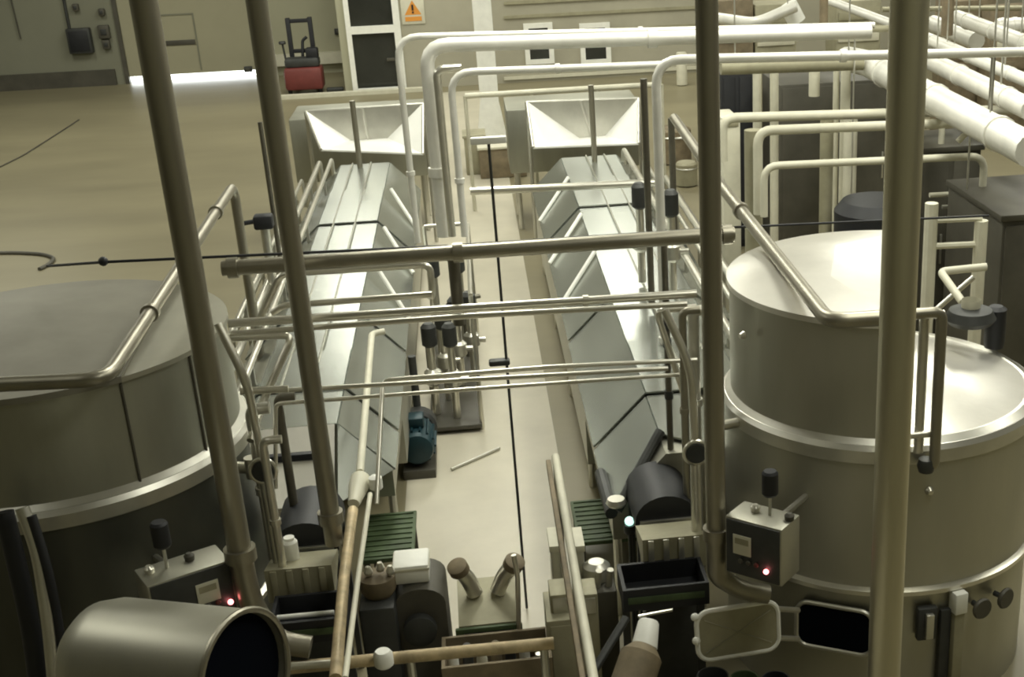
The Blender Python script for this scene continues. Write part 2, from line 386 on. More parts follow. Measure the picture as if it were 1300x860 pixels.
# flared hoppers at the far ends -----------------------------------
def hopper(label, uv, yb):
    """uv: pixels: top-left, top-right, bottom-right, bottom-left of the hopper's back panel"""
    TL, TR, BR, BL, NL, NR = [Y(u, v, yb + d) for (u, v, d) in uv]
    t = thing('inlet_hopper', label, 'hopper', (BL.lerp(BR, .5).x, yb, BL.z))
    b = NB(); plate(b, [BL, BR, TR, TL], .03); bm_obj('back_panel', b, M['steel'], t, smooth=False)
    b = NB(); plate(b, [BL, TL, NL], .03); bm_obj('side_wing', b, M['wing'], t, smooth=False)
    b = NB(); plate(b, [BR, NR, TR], .03); bm_obj('side_wing', b, M['wing'], t, smooth=False)
    b = NB(); plate(b, [NL, NR, BR, BL], .03); bm_obj('throat', b, M['wing'], t, smooth=False)
    b = NB(); sweep(b, [NL + Vector((0, 0, .02)), TL, TR, NR + Vector((0, 0, .02))], .03, rb=.02); bm_obj('rolled_rim', b, M['steel'], t)
    for P in (TL, TR):
        b = NB(); sweep(b, [(P.x, P.y + .06, P.z), (P.x, P.y + .06, 0)], .04, seg=8); bm_obj('leg', b, M['steel'], t)
    m = TL.lerp(TR, .48); n = BL.lerp(BR, .48)
    b = NB(); sweep(b, [m + Vector((0, -.04, 0)), n + Vector((0, -.04, 0))], .03, seg=8); bm_obj('centre_rib', b, M['steel'], t)
    return t
hopper('flared steel hopper with bright side wings at the far end of the left conveyor', [(388, 142, .5), (537, 132, .5), (492, 177, .5), (446, 180, .5), (408, 192, -.6), (537, 197, -.6)], 26.0)
hopper('flared steel hopper with bright side wings at the far end of the right conveyor', [(669, 130, .5), (811, 125, .5), (768, 174, .5), (736, 177, .5), (677, 189, -.6), (811, 184, -.6)], 25.4)
# hopper back boxes
for (u0, u1, v0, v1, yb, lab) in ((362, 538, 124, 142, 27.3, 'plain steel tray behind the left hopper'), (640, 812, 110, 130, 26.9, 'plain steel tray behind the right hopper')):
    p = Y(u0, v0, yb); q = Y(u1, v1, yb)
    b = NB(); box(b, (p.x, yb, 1.2), (q.x, yb + 1.6, q.z), .03); o = bm_obj('feed_tray', b, M['tankdark']); tag(o, lab, 'tray')
    for xx in (p.x + .15, q.x - .15):
        for yy in (yb + .2, yb + 1.4):
            b = NB(); sweep(b, [(xx, yy, 0), (xx, yy, 1.22)], .05, seg=8); bm_obj('leg', b, M['steel'], o)
# pipes lying along the outer flank of the left conveyor
for k, (xx, zz, r, ya, yb, lab) in enumerate(((-2.62, 2.20, .035, 12.6, 24.6, 'innermost thin steel pipe on the outer flank of the left conveyor'),
                              (-2.86, 2.12, .045, 12.2, 24.8, 'middle steel pipe on the outer flank of the left conveyor'),
                              (-3.14, 1.95, .03, 12.6, 24.2, 'outer thin steel pipe on the outer flank of the left conveyor'),
                              (-3.36, 1.55, .06, 12.9, 24.6, 'thick low pipe beyond the outer flank of the left conveyor'))):
    o = pipe(lab, [(xx, ya, zz), (xx, yb, zz), (xx, yb + .0, zz - .5)] , r, 'pipe', .12)
    for yy in (14, 17, 20, 23):
        b = NB(); box(b, (xx - .02, yy - .03, 0 if abs(xx) > 3.06 else zz - .3), (xx + .02, yy + .03, zz - r)); bm_obj('bracket', b, M['steel'], o, smooth=False)
for k, (xx, zz, r, ya, yb, lab) in enumerate(((2.62, 2.16, .05, 12.6, 24.0, 'steel pipe along the outer flank of the right conveyor, nearer the ridge'),
                              (2.98, 1.95, .035, 12.9, 24.0, 'thin steel pipe along the outer flank of the right conveyor, lower down'),
                              (3.3, 1.7, .06, 13.4, 23.6, 'thick low pipe beyond the outer flank of the right conveyor'))):
    o = pipe(lab, [(xx, ya, zz), (xx, yb, zz), (xx, yb, zz - .5)], r, 'pipe', .12)
    for yy in (14, 17, 20, 23):
        b = NB(); box(b, (xx - .02, yy - .03, 0 if abs(xx) > 3.06 else zz - .3), (xx + .02, yy + .03, zz - r)); bm_obj('bracket', b, M['steel'], o, smooth=False)
# ================================================================== TANKS
def tank(label, cx, cy, R, zt, zb, z0, cut, mats, full=False):
    """vat: skirt 0..z0, wall z0..zb, pitched roof; raised D tier up to zt on the outer/inner side of a straight cut"""
    t = thing('cheese_vat', label, 'tank', (cx, cy, 0))
    wall, lid, roof = mats
    N = 96
    # skirt
    b = NB(); lathe(b, [(R * .985, 0), (R * .985, z0 - .02)], (cx, cy, 0), seg=N); bm_obj('skirt', b, M['shadewall'] if full else wall, t)
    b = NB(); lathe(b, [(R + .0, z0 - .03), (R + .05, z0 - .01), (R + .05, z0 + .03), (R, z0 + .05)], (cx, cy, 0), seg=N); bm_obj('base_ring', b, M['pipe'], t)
    b = NB(); lathe(b, [(R, z0 + .05), (R, zb - .13)], (cx, cy, 0), seg=N); bm_obj('shell', b, M['shadewall'] if full else wall, t)
    b = NB(); lathe(b, [(R + .005, zb - .13), (R + .02, zb - .12), (R + .02, zb - .01), (R - .01, zb + .03)], (cx, cy, 0), seg=N); bm_obj('shoulder_band', b, M['steel'], t)
    b = NB(); lathe(b, [(R - .012, zb + .028), (R - .075, zb + .075), (R - .09, zb + .06)], (cx, cy, 0), seg=N); bm_obj('ledge_ring', b, M['steel'], t)
    # roof cone
    b = NB(); lathe(b, [(R - .01, zb + .03), (R * .55, zb + .20), (.06, zb + .34)], (cx, cy, 0), seg=N); bm_obj('pitched_roof', b, roof, t)
    # raised D tier
    def D(Rr, side=1):
        # the circle, kept on the side of the straight cut where (p - f) x (g - f) > 0
        f, g = cut; out = []
        ins = lambda p: side * (g[0] - f[0]) * (p[1] - f[1]) - side * (g[1] - f[1]) * (p[0] - f[0])
        pts = [(cx + Rr * math.cos(2 * PI * k / 144), cy + Rr * math.sin(2 * PI * k / 144)) for k in range(144)]
        for k in range(144):
            p, q = pts[k], pts[(k + 1) % 144]; a, c = ins(p), ins(q)
            if a >= 0: out.append(p)
            if a * c < 0: w = a / (a - c); out.append((p[0] + (q[0] - p[0]) * w, p[1] + (q[1] - p[1]) * w))
        return out
    b = NB(); prism(b, [(cx + (R - .07) * math.cos(2 * PI * k / 144), cy + (R - .07) * math.sin(2 * PI * k / 144)) for k in range(144)] if full else D(R - .07), 'z', zb - .02, zt - .05); bm_obj('raised_shell', b, wall, t)
    b = NB()
    P = D(R - .045)
    A = [b.verts.new((x, y, zt - .05)) for x, y in P]; B = [b.verts.new((x, y, zt)) for x, y in P]
    n = len(P)
    for i in range(n): b.faces.new((A[i], A[(i + 1) % n], B[(i + 1) % n], B[i]))
    b.faces.new(A[::-1])
    mx = sum(p[0] for p in P) / n; my = sum(p[1] for p in P) / n
    Cc = [b.verts.new((mx + (x - mx) * .35, my + (y - my) * .35, zt + .10)) for x, y in P]
    for i in range(n): b.faces.new((B[i], B[(i + 1) % n], Cc[(i + 1) % n], Cc[i]))
    b.faces.new(Cc)
    bm_obj('raised_lid', b, lid, t)
    if full:
        b = NB(); prism(b, D(R - .045, -1), 'z', zt - .05, zt - .01); bm_obj('side_lid', b, M['tank'], t)
        for px in (151, 238):
            Pp = None
            for k in range(400):
                a = 1.5 * PI + PI * .55 * k / 400 - .3; q = RW.transposed() @ (Vector((cx + (R - .07) * math.cos(a), cy + (R - .07) * math.sin(a), zt)) - CAM); u = PX + F * q.x / -q.z
                if Pp is None or abs(u - px) < Pp[0]: Pp = (abs(u - px), a)
            a = Pp[1]; rr_ = R - .066
            b = NB(); sweep(b, [(cx + rr_ * math.cos(a), cy + rr_ * math.sin(a), zb + .05), (cx + rr_ * math.cos(a), cy + rr_ * math.sin(a), zt - .06)], .012, seg=8); bm_obj('weld_seam', b, M['darkbox'], t)
    return t
RC = Y(1120, 345, 11.0); RR = 1.42; rzb = 2.58; rz0 = 1.24
_f = Z(1150, 404, RC.z); _g = Z(1152, 280, RC.z); cutR = ((_f.x, _f.y), (_g.x, _g.y))
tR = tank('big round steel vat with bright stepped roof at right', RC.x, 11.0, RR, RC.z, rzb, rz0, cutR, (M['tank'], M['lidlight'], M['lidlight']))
LC = Z(50, 424, RC.z); LR = 1.5
LR = 238 / 154.0
lzb = 2.72; lz0 = 1.24
_f = Z(150, 484, RC.z); _g = Z(230, 337, RC.z); cutL = ((_f.x, _f.y), (_g.x, _g.y))
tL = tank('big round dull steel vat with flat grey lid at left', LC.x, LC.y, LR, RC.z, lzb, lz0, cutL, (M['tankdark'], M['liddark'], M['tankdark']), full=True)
def on_front(c, R, px, z):
    """point on the vat wall seen at column px at height z"""
    best = None
    for k in range(720):
        a = PI + PI * k / 720
        P = Vector((c.x + R * math.cos(a), c.y + R * math.sin(a), z))
        q = RW.transposed() @ (P - CAM); u = PX + F * q.x / -q.z
        if best is None or abs(u - px) < best[0]: best = (abs(u - px), P, a)
    return best[1], best[2]
def tangent_mtx(P, a):
    """local frame at the wall: X tangent, Y outward, Z up"""
    n = Vector((math.cos(a), math.sin(a), 0)); tx = Vector((-math.sin(a), math.cos(a), 0))
    m = Matrix((( tx.x, n.x, 0, P.x), (tx.y, n.y, 0, P.y), (tx.z, n.z, 1, P.z), (0, 0, 0, 1)))
    return m
# bolts on right vat wall
for (u, z) in ((945, 3.35), (1180, 2.2)):
    P, a = on_front(RC, RR, u, z); b = NB(); lathe(b, [(.03, 0), (.04, .01), (.02, .05)], seg=10, mtx=Matrix.Translation(P) @ Vector((math.cos(a), math.sin(a), 0)).to_track_quat('Z', 'Y').to_matrix().to_4x4()); bm_obj('bolt', b, M['pipe'], tR)
# hatches of the right vat ------------------------------------------------
def rrect(w, h, r, n=6):
    out = []
    for (sx, sy, a0) in ((1, 1, 0), (-1, 1, PI / 2), (-1, -1, PI), (1, -1, 1.5 * PI)):
        for k in range(n + 1):
            a = a0 + PI / 2 * k / n; out.append((sx * (w / 2 - r) + r * math.cos(a), sy * (h / 2 - r) + r * math.sin(a)))
    return out
def rpanel(bm, mtx, w, h, r, y0, y1):
    P = rrect(w, h, r); A = [bm.verts.new(mtx @ Vector((x, y0, z))) for x, z in P]; B = [bm.verts.new(mtx @ Vector((x, y1, z))) for x, z in P]
    n = len(P)
    for i in range(n): bm.faces.new((A[i], A[(i + 1) % n], B[(i + 1) % n], B[i]))
    bm.faces.new(A[::-1]); bm.faces.new(B)
def rframe(bm, mtx, w, h, r, rad, y=0):
    P = [mtx @ Vector((x, y, z)) for x, z in rrect(w, h, r)]
    P = P + [P[0]]
    sweep(bm, P, rad, seg=8)
# dark opening on skirt
op = Y(1060, 808, 9.62); P, a = on_front(RC, RR, 1060, op.z); mt = tangent_mtx(P, a)
t = tR
b = NB(); rpanel(b, mt, .66, .42, .1, -.03, .035); bm_obj('manway_opening', b, M['hollow'], t)
b = NB(); rframe(b, mt, .68, .44, .11, .022, .03); bm_obj('manway_rim', b, M['steel'], t)
# open hatch door swung out to the left
hp = Y(936, 800, 9.25)
t2 = Matrix.Translation(hp) @ rotm('Z', PI + .10) @ rotm('X', .12)
b = NB(); rpanel(b, t2, .68, .42, .1, -.01, .03); ho = bm_obj('hatch_door', b, M['olive'], t)
b = NB(); rframe(b, t2, .69, .43, .11, .022, .02); bm_obj('door_rim', b, M['white'], ho)
b = NB(); 
for sx in (-1, 1): plate(b, [t2 @ Vector((0, .035, 0)), t2 @ Vector((.28 * sx, .035, .15)), t2 @ Vector((.28 * sx, .035, .14))], .004); plate(b, [t2 @ Vector((0, .035, 0)), t2 @ Vector((.28 * sx, .035, -.14)), t2 @ Vector((.28 * sx, .035, -.15))], .004)
bm_obj('pressed_cross', b, M['steel'], ho)
for zz in (.19, -.02):
    q = t2 @ Vector((.36, .04, zz)); b = NB(); bmesh.ops.create_icosphere(b, subdivisions=2, radius=.035, matrix=Matrix.Translation(q)); bm_obj('hinge_knob', b, M['white'], ho)
q0 = t2 @ Vector((-.34, 0, 0)); q1 = mt @ Vector((-.32, .03, 0)) if False else mt @ Vector((.34, .02, 0))
b = NB(); 
for zz in (-.14, .14): sweep(b, [q0 + Vector((0, 0, zz)), (q0 + Vector((0, 0, zz))).lerp(mt @ Vector((.0, 0, zz)) , .35)], .025, seg=8)
bm_obj('hinge_arm', b, M['steel'], t)
# white hinged latch, black vent and upright on the skirt, right
P, a = on_front(RC, RR, 1212, 1.12); mt = tangent_mtx(P, a)
b = NB(); box(b, (-.06, 0, -.10), (.06, .12, .10), .01, mt); bm_obj('latch_block', b, M['white'], tR)
b = NB(); box(b, (-.05, 0, -1.0), (.05, .1, -.10), .01, mt); bm_obj('upright_bar', b, M['olive'], tR)
P, a = on_front(RC, RR, 1174, .95); mt = tangent_mtx(P, a)
b = NB(); box(b, (-.09, 0, -.16), (.09, .08, .16), .02, mt); o = bm_obj('latch_housing', b, M['dark'], tR)
b = NB(); box(b, (-.03, .08, -.12), (.04, .13, .12), .01, mt); bm_obj('latch_handle', b, M['steel'], o)
P, a = on_front(RC, RR, 1195, .6); mt = tangent_mtx(P, a)
b = NB(); box(b, (-.05, .0, -.5), (.05, .05, .45), .01, mt); bm_obj('slot_cover', b, M['dark'], tR)
# short handwheels at right of skirt (stand off the vat)
for (u, v, lab) in ((1235, 765, 'small dark handwheel low on the right vat, nearer the white latch'), (1262, 748, 'small dark handwheel low on the right vat, farther right')):
    P, a = on_front(RC, RR, u, 1.02); n = Vector((math.cos(a), math.sin(a), 0))
    mtx = Matrix.Translation(P) @ n.to_track_quat('Z', 'Y').to_matrix().to_4x4()
    b = NB(); lathe(b, [(.025, 0), (.025, .12)], seg=10, mtx=mtx); o = bm_obj('handwheel', b, M['dark'], tR)
    b = NB(); lathe(b, [(.09, .10), (.1, .12), (.09, .14)], seg=16, mtx=mtx); bm_obj('wheel_rim', b, M['darkbox'], o)
# cable duct loop on the right vat side (x 1170-1205)
q0 = Y(1165, 397, 9.42); q1 = Y(1196, 396, 9.42)
vv = vert(1196, 396, 592, 9.42)
t = thing('drain_pipe', 'upright bracketed steel pipe on the front of the right vat, right of the thick post', 'pipe', vv[1])
b = NB(); sweep(b, [(vv[0].x - .28, 9.42, vv[0].z), vv[0], vv[1], (vv[1].x - .1, 9.46, vv[1].z - .0)], .045, rb=.08); bm_obj('pipe_run', b, M['pole'], t)
b = NB(); sweep(b, [(vv[0].x - .11, 9.5, vv[0].z - .05), (vv[1].x - .11, 9.5, vv[1].z + .1)], .04); bm_obj('pipe_run', b, M['pipe'], t)
for f in (.0, .77):
    zz = vv[0].z * (1 - f) + vv[1].z * f
    b = NB(); sweep(b, [(vv[0].x - .26, 9.46, zz - .03), (vv[0].x + .03, 9.46, zz - .03)], .03); bm_obj('clamp_arm', b, M['pipe'], t)
b = NB(); lathe(b, [(.06, -.05), (.075, 0), (.06, .06)], (vv[1].x - .06, 9.44, vv[1].z), seg=14); bm_obj('drain_valve', b, M['dark'], t)
# agitator motor behind right vat roof --------------------------
mp = Y(1232, 400, 11.4)
t = thing('agitator_motor', 'dark agitator motor with blue grey cowl standing behind the right vat step', 'motor', (mp.x, 11.4, 2.9))
b = NB(); lathe(b, [(.08, 2.93), (.09, 3.2), (.09, mp.z - .08)], (mp.x, 11.4, 0), seg=16); bm_obj('motor_shaft', b, M['cream'], t)
b = NB(); lathe(b, [(.2, mp.z - .08), (.24, mp.z - .03), (.2, mp.z + .05), (.08, mp.z + .08)], (mp.x, 11.4, 0), seg=24); bm_obj('motor_cowl', b, M['dark'], t)
b = NB(); lathe(b, [(.09, mp.z - .36), (.10, mp.z - .3), (.10, mp.z + .02), (.06, mp.z + .05)], (mp.x + .27, 11.45, 0), seg=20); bm_obj('motor_body', b, M['black'], t)
# control boxes ------------------------------------------------------
def control_box(label, c, w, h, d, yaw, beacon_dx, led_pos, paper):
    mt = Matrix.Translation(c) @ rotm('Z', yaw)
    t = thing('control_box', label, 'control box', c)
    b = NB(); box(b, (-w / 2, 0, 0), (w / 2, d, h), .012, mt); bm_obj('enclosure', b, M['tank'], t)
    b = NB(); box(b, (-w / 2 + .015, -.012, .015), (w / 2 - .015, 0, h - .015), .004, mt); bm_obj('front_panel', b, M['dark'], t)
    b = NB(); box(b, (paper[0], -.022, paper[1]), (paper[0] + paper[2], -.013, paper[1] + paper[3]), .003, mt); dsp = bm_obj('display_plate', b, M['cream'], t)
    b = NB(); box(b, (paper[0] + .02, -.025, paper[1] + paper[3] * .55), (paper[0] + paper[2] - .02, -.0225, paper[1] + paper[3] * .85), 0, mt); bm_obj('display_window', b, M['olive'], dsp, smooth=False)
    lp = mt @ Vector((led_pos[0], -.03, led_pos[1]))
    b = NB(); bmesh.ops.create_icosphere(b, subdivisions=2, radius=.022, matrix=Matrix.Translation(lp)); bm_obj('red_lamp', b, M['led'], t)
    for k in range(3):
        q = mt @ Vector((led_pos[0] - .09 - k * .07, -.02, led_pos[1] + .03))
        b = NB(); lathe(b, [(.018, 0), (.02, .012), (.014, .02)], seg=12, mtx=Matrix.Translation(q) @ rotm('Z', yaw) @ rotm('X', PI / 2)); bm_obj('push_button', b, M['red' if k == 0 else 'darkbox'], t)
    # beacon on stalk
    s0 = mt @ Vector((beacon_dx, d * .6, h)); s1 = s0 + Vector((0, 0, .17))
    b = NB(); sweep(b, [s0, s1], .014, seg=8); st = bm_obj('beacon_stalk', b, M['steel'], t)
    b = NB(); lathe(b, [(.05, .0), (.065, .02), (.065, .19), (.05, .21)], s1, seg=18); bm_obj('beacon', b, M['black'], st)
    for (dx, m) in ((beacon_dx + .17, 'darkbox'), (beacon_dx - .13, 'pipe')):
        q = mt @ Vector((dx, d * .6, h)); b = NB(); lathe(b, [(.035, 0), (.04, .04), (.02, .06)], q, seg=14); bm_obj('cable_gland', b, M[m], t)
    return t
c = Y(966, 725, 8.95)
cb = control_box('steel control box with pale display and red lamp on the right vat', Vector((c.x - .05, 9.0, c.z - .10)), .50, .50, .30, -.72, .05, (.13, .12), (-.17, .2, .16, .17))
lc = Y(262, 795, 9.0)
cb2 = control_box('dark control box with sloping top, pale plate and red lamp on the left vat', Vector((lc.x - .05, 9.0, lc.z)), .62, .46, .32, .5, -.10, (.25, .13), (.02, .18, .17, .17))
for tt, cc, V in ((cb, RC, None), (cb2, LC, None)):
    p = tt.location; q = Vector((cc.x, cc.y, p.z))
    d = (q - p).normalized()
    b = NB(); s = p + Vector((0, .2, .2)); e = Vector((cc.x, cc.y, s.z)); dd = (e - s); L = dd.length - (RR if cc is RC else LR) + .02
    if L > .05:
        sweep(b, [s, s + dd.normalized() * L], .03, seg=8); bm_obj('mounting_arm', b, M['steel'], tt)
# sampling tap on vats
P, a = on_front(RC, RR, 938, 2.5); 
t = thing('sample_valve', 'small bright sampling valve on the left flank of the right vat', 'valve', P)
b = NB(); n = Vector((math.cos(a), math.sin(a), 0)); sweep(b, [P, P + n * .22], .045, seg=12); bm_obj('valve_body', b, M['pipe'], t)
b = NB(); sweep(b, [P + n * .2 + Vector((0, 0, .0)), P + n * .24 + Vector((0, 0, -.12))], .05, seg=12); bm_obj('spout', b, M['steel'], t)
P = Vector((LC.x + LR * math.cos(-.35), LC.y + LR * math.sin(-.35), 2.55)); n = Vector((math.cos(-.35), math.sin(-.35), 0))
t = thing('sample_valve', 'bright clamped valve sticking out of the left vat beside the slanting pole', 'valve', P)
b = NB(); sweep(b, [P - n * .02, P + n * .35], .05, seg=12); bm_obj('valve_body', b, M['pipe'], t)
b = NB(); sweep(b, [P + n * .2 + Vector((0, 0, -.08)), P + n * .2 + Vector((0, 0, .10))], .06, seg=12); bm_obj('valve_stem', b, M['pipe'], t)
# ================================================================== POLES
def pole(label, px, y, r, py1, tail=None, m='pole'):
    v = vert(px, 0, py1, y, z0=CEIL)
    pts = v + ([Vector(q) for q in tail(v[1])] if tail else [])
    t = thing('hanging_pole', label, 'pole', v[1])
    b = NB(); sweep(b, pts, r, seg=20, rb=.12); bm_obj('pole_tube', b, M[m], t)
    b = NB(); lathe(b, [(r * 1.02, CEIL - .03), (r * 2.2, CEIL - .03), (r * 2.2, CEIL - .002), (r * 1.02, CEIL - .002)], (v[0].x, v[0].y, 0), seg=20); bm_obj('ceiling_flange', b, M[m], t)
    collar(t, (v[1].x, v[1].y, v[1].z + .25), (0, 0, 1), r, M[m], w=.1)
    return v
pole('leftmost slanting steel pole passing in front of the left vat', 182, 9.15, .088, 740, lambda e: [e + Vector((.03, 0, -.25)), e + Vector((.18, -.08, -.5)), e + Vector((.42, -.1, -.56))])
pole('second steel pole from left, in front of the left conveyor', 325.5, 10.2, .078, 690)
pole('middle right steel pole between the right conveyor and right vat', 897, 9.3, .080, 712, lambda e: [e + Vector((0, 0, -.14)), e + Vector((.2, 0, -.30)), e + Vector((.42, 0, -.36))])
v = vert(1155, 0, 860, 8.1, z0=CEIL, z1=0)
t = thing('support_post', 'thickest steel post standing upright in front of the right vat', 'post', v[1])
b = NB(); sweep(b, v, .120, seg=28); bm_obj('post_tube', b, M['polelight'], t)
b = NB(); lathe(b, [(.24, 0), (.24, .03), (.13, .05)], (v[1].x, v[1].y, 0), seg=24); bm_obj('foot_flange', b, M['pole'], t)
# ================================================================== OVERHEAD CROSS PIPES
def P(*a): return Y(*a)
pipe('main thick steel pipe crossing the whole hall above both conveyors', [P(282, 341, 10.6), P(932, 297, 10.6)], .062, 'pole', 0, collars=[(0, .02), (0, .45), (0, .985)])
o = pipe('thin black tensioned cable just above the main cross pipe', [P(60, 338, 11.9), P(130, 333, 10.9), P(560, 313, 10.9), P(925, 289, 12.75), P(1255, 274, 12.9)], .012, 'black', 0, 'tension_cable', 'cable')
b = NB(); bmesh.ops.create_icosphere(b, subdivisions=2, radius=.04, matrix=Matrix.Translation(P(131, 332, 10.9))); bm_obj('cable_clamp', b, M['black'], o)
pipe('upper small steel pipe loop under the main cross pipe, turning down at its right end', [P(330, 405, 11.2), P(356, 348, 11.2), P(546, 336, 11.2), P(549, 376, 11.2), P(545, 376, 11.5)], .03, 'pipe', .08)
pipe('thin steel pipe ending beside the valve stack, above the paired cross pipes', [P(345, 398, 10.9), P(360, 388, 10.9), P(548, 374, 10.9)], .028, 'pipe', .05)
pipe('upper of the two paired steel cross pipes over the walkway', [P(290, 411, 10.5), P(600, 391, 10.5), P(884, 373, 10.5)], .036, 'pipe', 0, collars=[(0, .3), (1, .5)])
pipe('lower of the two paired steel cross pipes over the walkway', [P(292, 424, 10.4), P(600, 401, 10.4), P(872, 386, 10.4)], .024, 'pipe', 0)
pipe('thin pipe with a bend over the outer flank of the left conveyor', [P(290, 430, 10.8), P(372, 425, 10.8), Z(334, 510, 3.1), Z(318, 560, 2.9)], .032, 'pipe', .1)
pipe('uppermost of the three thin pipes across the lower walkway', [Z(478, 640, 2.35), P(486, 483, 10.7), P(700, 466, 10.7), P(885, 457, 10.7)], .02, 'pipe', .08)
pipe('middle of the three thin pipes across the lower walkway', [P(305, 499, 10.5), P(600, 482, 10.5), P(848, 468, 10.5)], .02, 'pipe', 0)
pipe('lowest of the three thin pipes across the lower walkway', [P(350, 620, 10.8), P(350, 513, 10.8), P(600, 494, 10.8), P(862, 476, 10.8)], .018, 'pipe', .05)
pipe('short level pipe with valve left of the second pole', [P(305, 497, 10.2), P(366, 494, 10.2)], .03, 'pipe', 0)
pipe('pale beam bridging the walkway between the conveyors', [P(597, 243, 17.2), P(833, 232, 17.2)], .05, 'pipe', 0, 'cross_beam', 'beam')
# tall loops at the top of the picture
zb = 1.9
def loop(label, u0, v0, u1, v1, y, r, vbot, m='insul', tail=None):
    a = P(u0, v0, y); e = P(u1, v1, y); dn = vert(u0, v0, vbot, y)
    pts = [dn[1], a, e] + (tail or [])
    return pipe(label, pts, r, m, .28, collars=[(0, .35), (1, .5)])
loop('thick bright overhead pipe turning down beside the left conveyor', 540, 58, 1105, 40, 17.0, .088, 300)
loop('thin outer overhead pipe turning down beyond the thick bright pipe', 503, 47, 1110, 32, 17.4, .042, 308)
loop('slim inner overhead pipe turning down right of the thick bright pipe', 571, 92, 842, 82, 16.6, .045, 300)
b0 = vert(554, 88, 300, 16.8)
pipe('grey upright pipe between the thick and the slim overhead pipes', [b0[1], b0[0], b0[0] + Vector((.3, 0, .0))], .05, 'pipe', .1)
o = loop('long pale pipe high across the right side, turning down at its left end', 832, 76, 1300, 66, 14.0, .05, 600)
# slim uprights on the right of the right conveyor
for (u, v0, v1, y, r, m, lab) in ((817, 100, 362, 15.2, .04, 'pipedark', 'slim dark upright pipe left of the long pale pipe drop'),
                              (750, 108, 200, 23.8, .05, 'pole', 'thin upright rod in front of the right hopper'),
                              (852, 150, 240, 18, .045, 'pipedark', 'short dark upright rod left of the middle right pole'),
                              (330, 155, 292, 17.5, .03, 'pipedark', 'thin upright rod left of the left hopper'),
                              (447, 128, 196, 24.6, .05, 'pole', 'thin upright rod in front of the left hopper')):
    pipe(lab, (lambda q: [q[0], Vector((q[0].x, q[0].y, {817: 2.08, 750: 2.02, 447: 2.02}.get(u, 0)))])(vert(u, v0, v1, y)), r, m, 0, 'upright_rod', 'rod')
# dark vertical line: pipe jacket below the long pale pipe
vv = vert(843, 310, 610, 11.35)
o = pipe('dark upright cable conduit dropping beside the right conveyor end', vv, .03, 'pipedark', 0, 'conduit', 'conduit')
for f in (.25, .33, .4, .62): collar(o, vv[0].lerp(vv[1], f), (0, 0, 1), .03, M['dark'], w=.08)
# hanging rod over the walkway
vv = vert(620, 178, 770, 12.0)
t = thing('hanging_rod', 'thin dark rod standing over the middle of the pale walkway', 'rod', vv[1])
b = NB(); sweep(b, [vv[0], (vv[1].x, 12.0, .02)], .014, seg=10); bm_obj('rod_tube', b, M['dark'], t)
cc = P(634, 460, 12.0)
b = NB(); box(b, (cc.x - .10, 11.95, cc.z - .03), (cc.x + .10, 12.05, cc.z + .03), .02); bm_obj('bracket', b, M['dark'], t)
b = NB(); box(b, (vv[0].x - .16, 11.96, vv[0].z - .03), (vv[0].x + .16, 12.04, vv[0].z + .03), .01); bm_obj('top_bar', b, M['white'], t)
# L-shaped lid pipes (rails) -------------------------------------
rr = pipe('sloping steel pipe running back from the front edge of the right vat lid', [Z(856, 150, 3.85), Z(915, 235, 3.85), Z(1052, 408, 3.85), Z(1150, 402, 3.85)], .062, 'pole', .15, collars=[(1, .25)])
lz = 3.86
e = Z(296, 236, lz)
pipe('bent steel pipe along the lid edge of the left vat, dropping at its far end', [Z(-40, 490, lz), Z(135, 482, lz), e, (e.x, e.y, 1.2)], .055, 'pole', .2, collars=[(1, .25), (1, .8)])
# ================================================================== RAILS RUNNING TOWARDS THE CAMERA
zr = 2.0
t = thing('handrail', 'pale handrail running towards the viewer right of the walkway', 'handrail', Z(705, 580, 0))
p0 = Z(705, 580, zr); p1 = Z(752, 900, zr); p1.x = p0.x
b = NB(); sweep(b, [p0, p1], .036, seg=12); bm_obj('rail_tube', b, M['cream'], t)
b = NB(); box(b, (p0.x - .09, p1.y, zr - .10), (p0.x - .045, p0.y, zr - .02), .01); bm_obj('rail_backing', b, M['brown'], t)
for yy in (p0.y - .05, 9.2):
    b = NB(); sweep(b, [(p0.x, yy, zr - .02), (p0.x, yy, 0)], .03, seg=10); bm_obj('post', b, M['steel'], t)
A = [Z(488, 421, 2.3), Z(472, 424, 2.3), Z(457, 600, 2.1)]
pipe('pale pipe running down the aisle side of the left conveyor into a funnel', A, .036, 'cream', .12)
t = thing('funnel', 'white funnel joining the pale pipe to the stained tan pipe', 'funnel', Z(464, 625, 2.0))
f0 = Z(459, 604, 2.06); f1 = Z(449, 640, 2.0)
mt, L = align(f0, f1)
b = NB(); lathe(b, [(.04, 0), (.09, .06), (.09, L * .4), (.05, L)], seg=20, mtx=mt); bm_obj('funnel_body', b, M['cream'], t)
f2 = Z(478, 622, 2.0)
b = NB(); lathe(b, [(.04, 0), (.06, .02), (.06, .12), (.03, .14)], f2, seg=16); bm_obj('funnel_cap', b, M['white'], t)
pipe('stained tan pipe running from the funnel towards the viewer', [Z(448, 648, 1.98), Z(436, 740, 1.95), Z(426, 862, 1.9)], .046, 'tan', .2)
pipe('thin white rod running towards the viewer right of the tan pipe', [Z(470, 628, 2.1), Z(455, 730, 2.1), Z(438, 862, 2.1)], .022, 'cream', 0, 'thin_rod', 'rod')
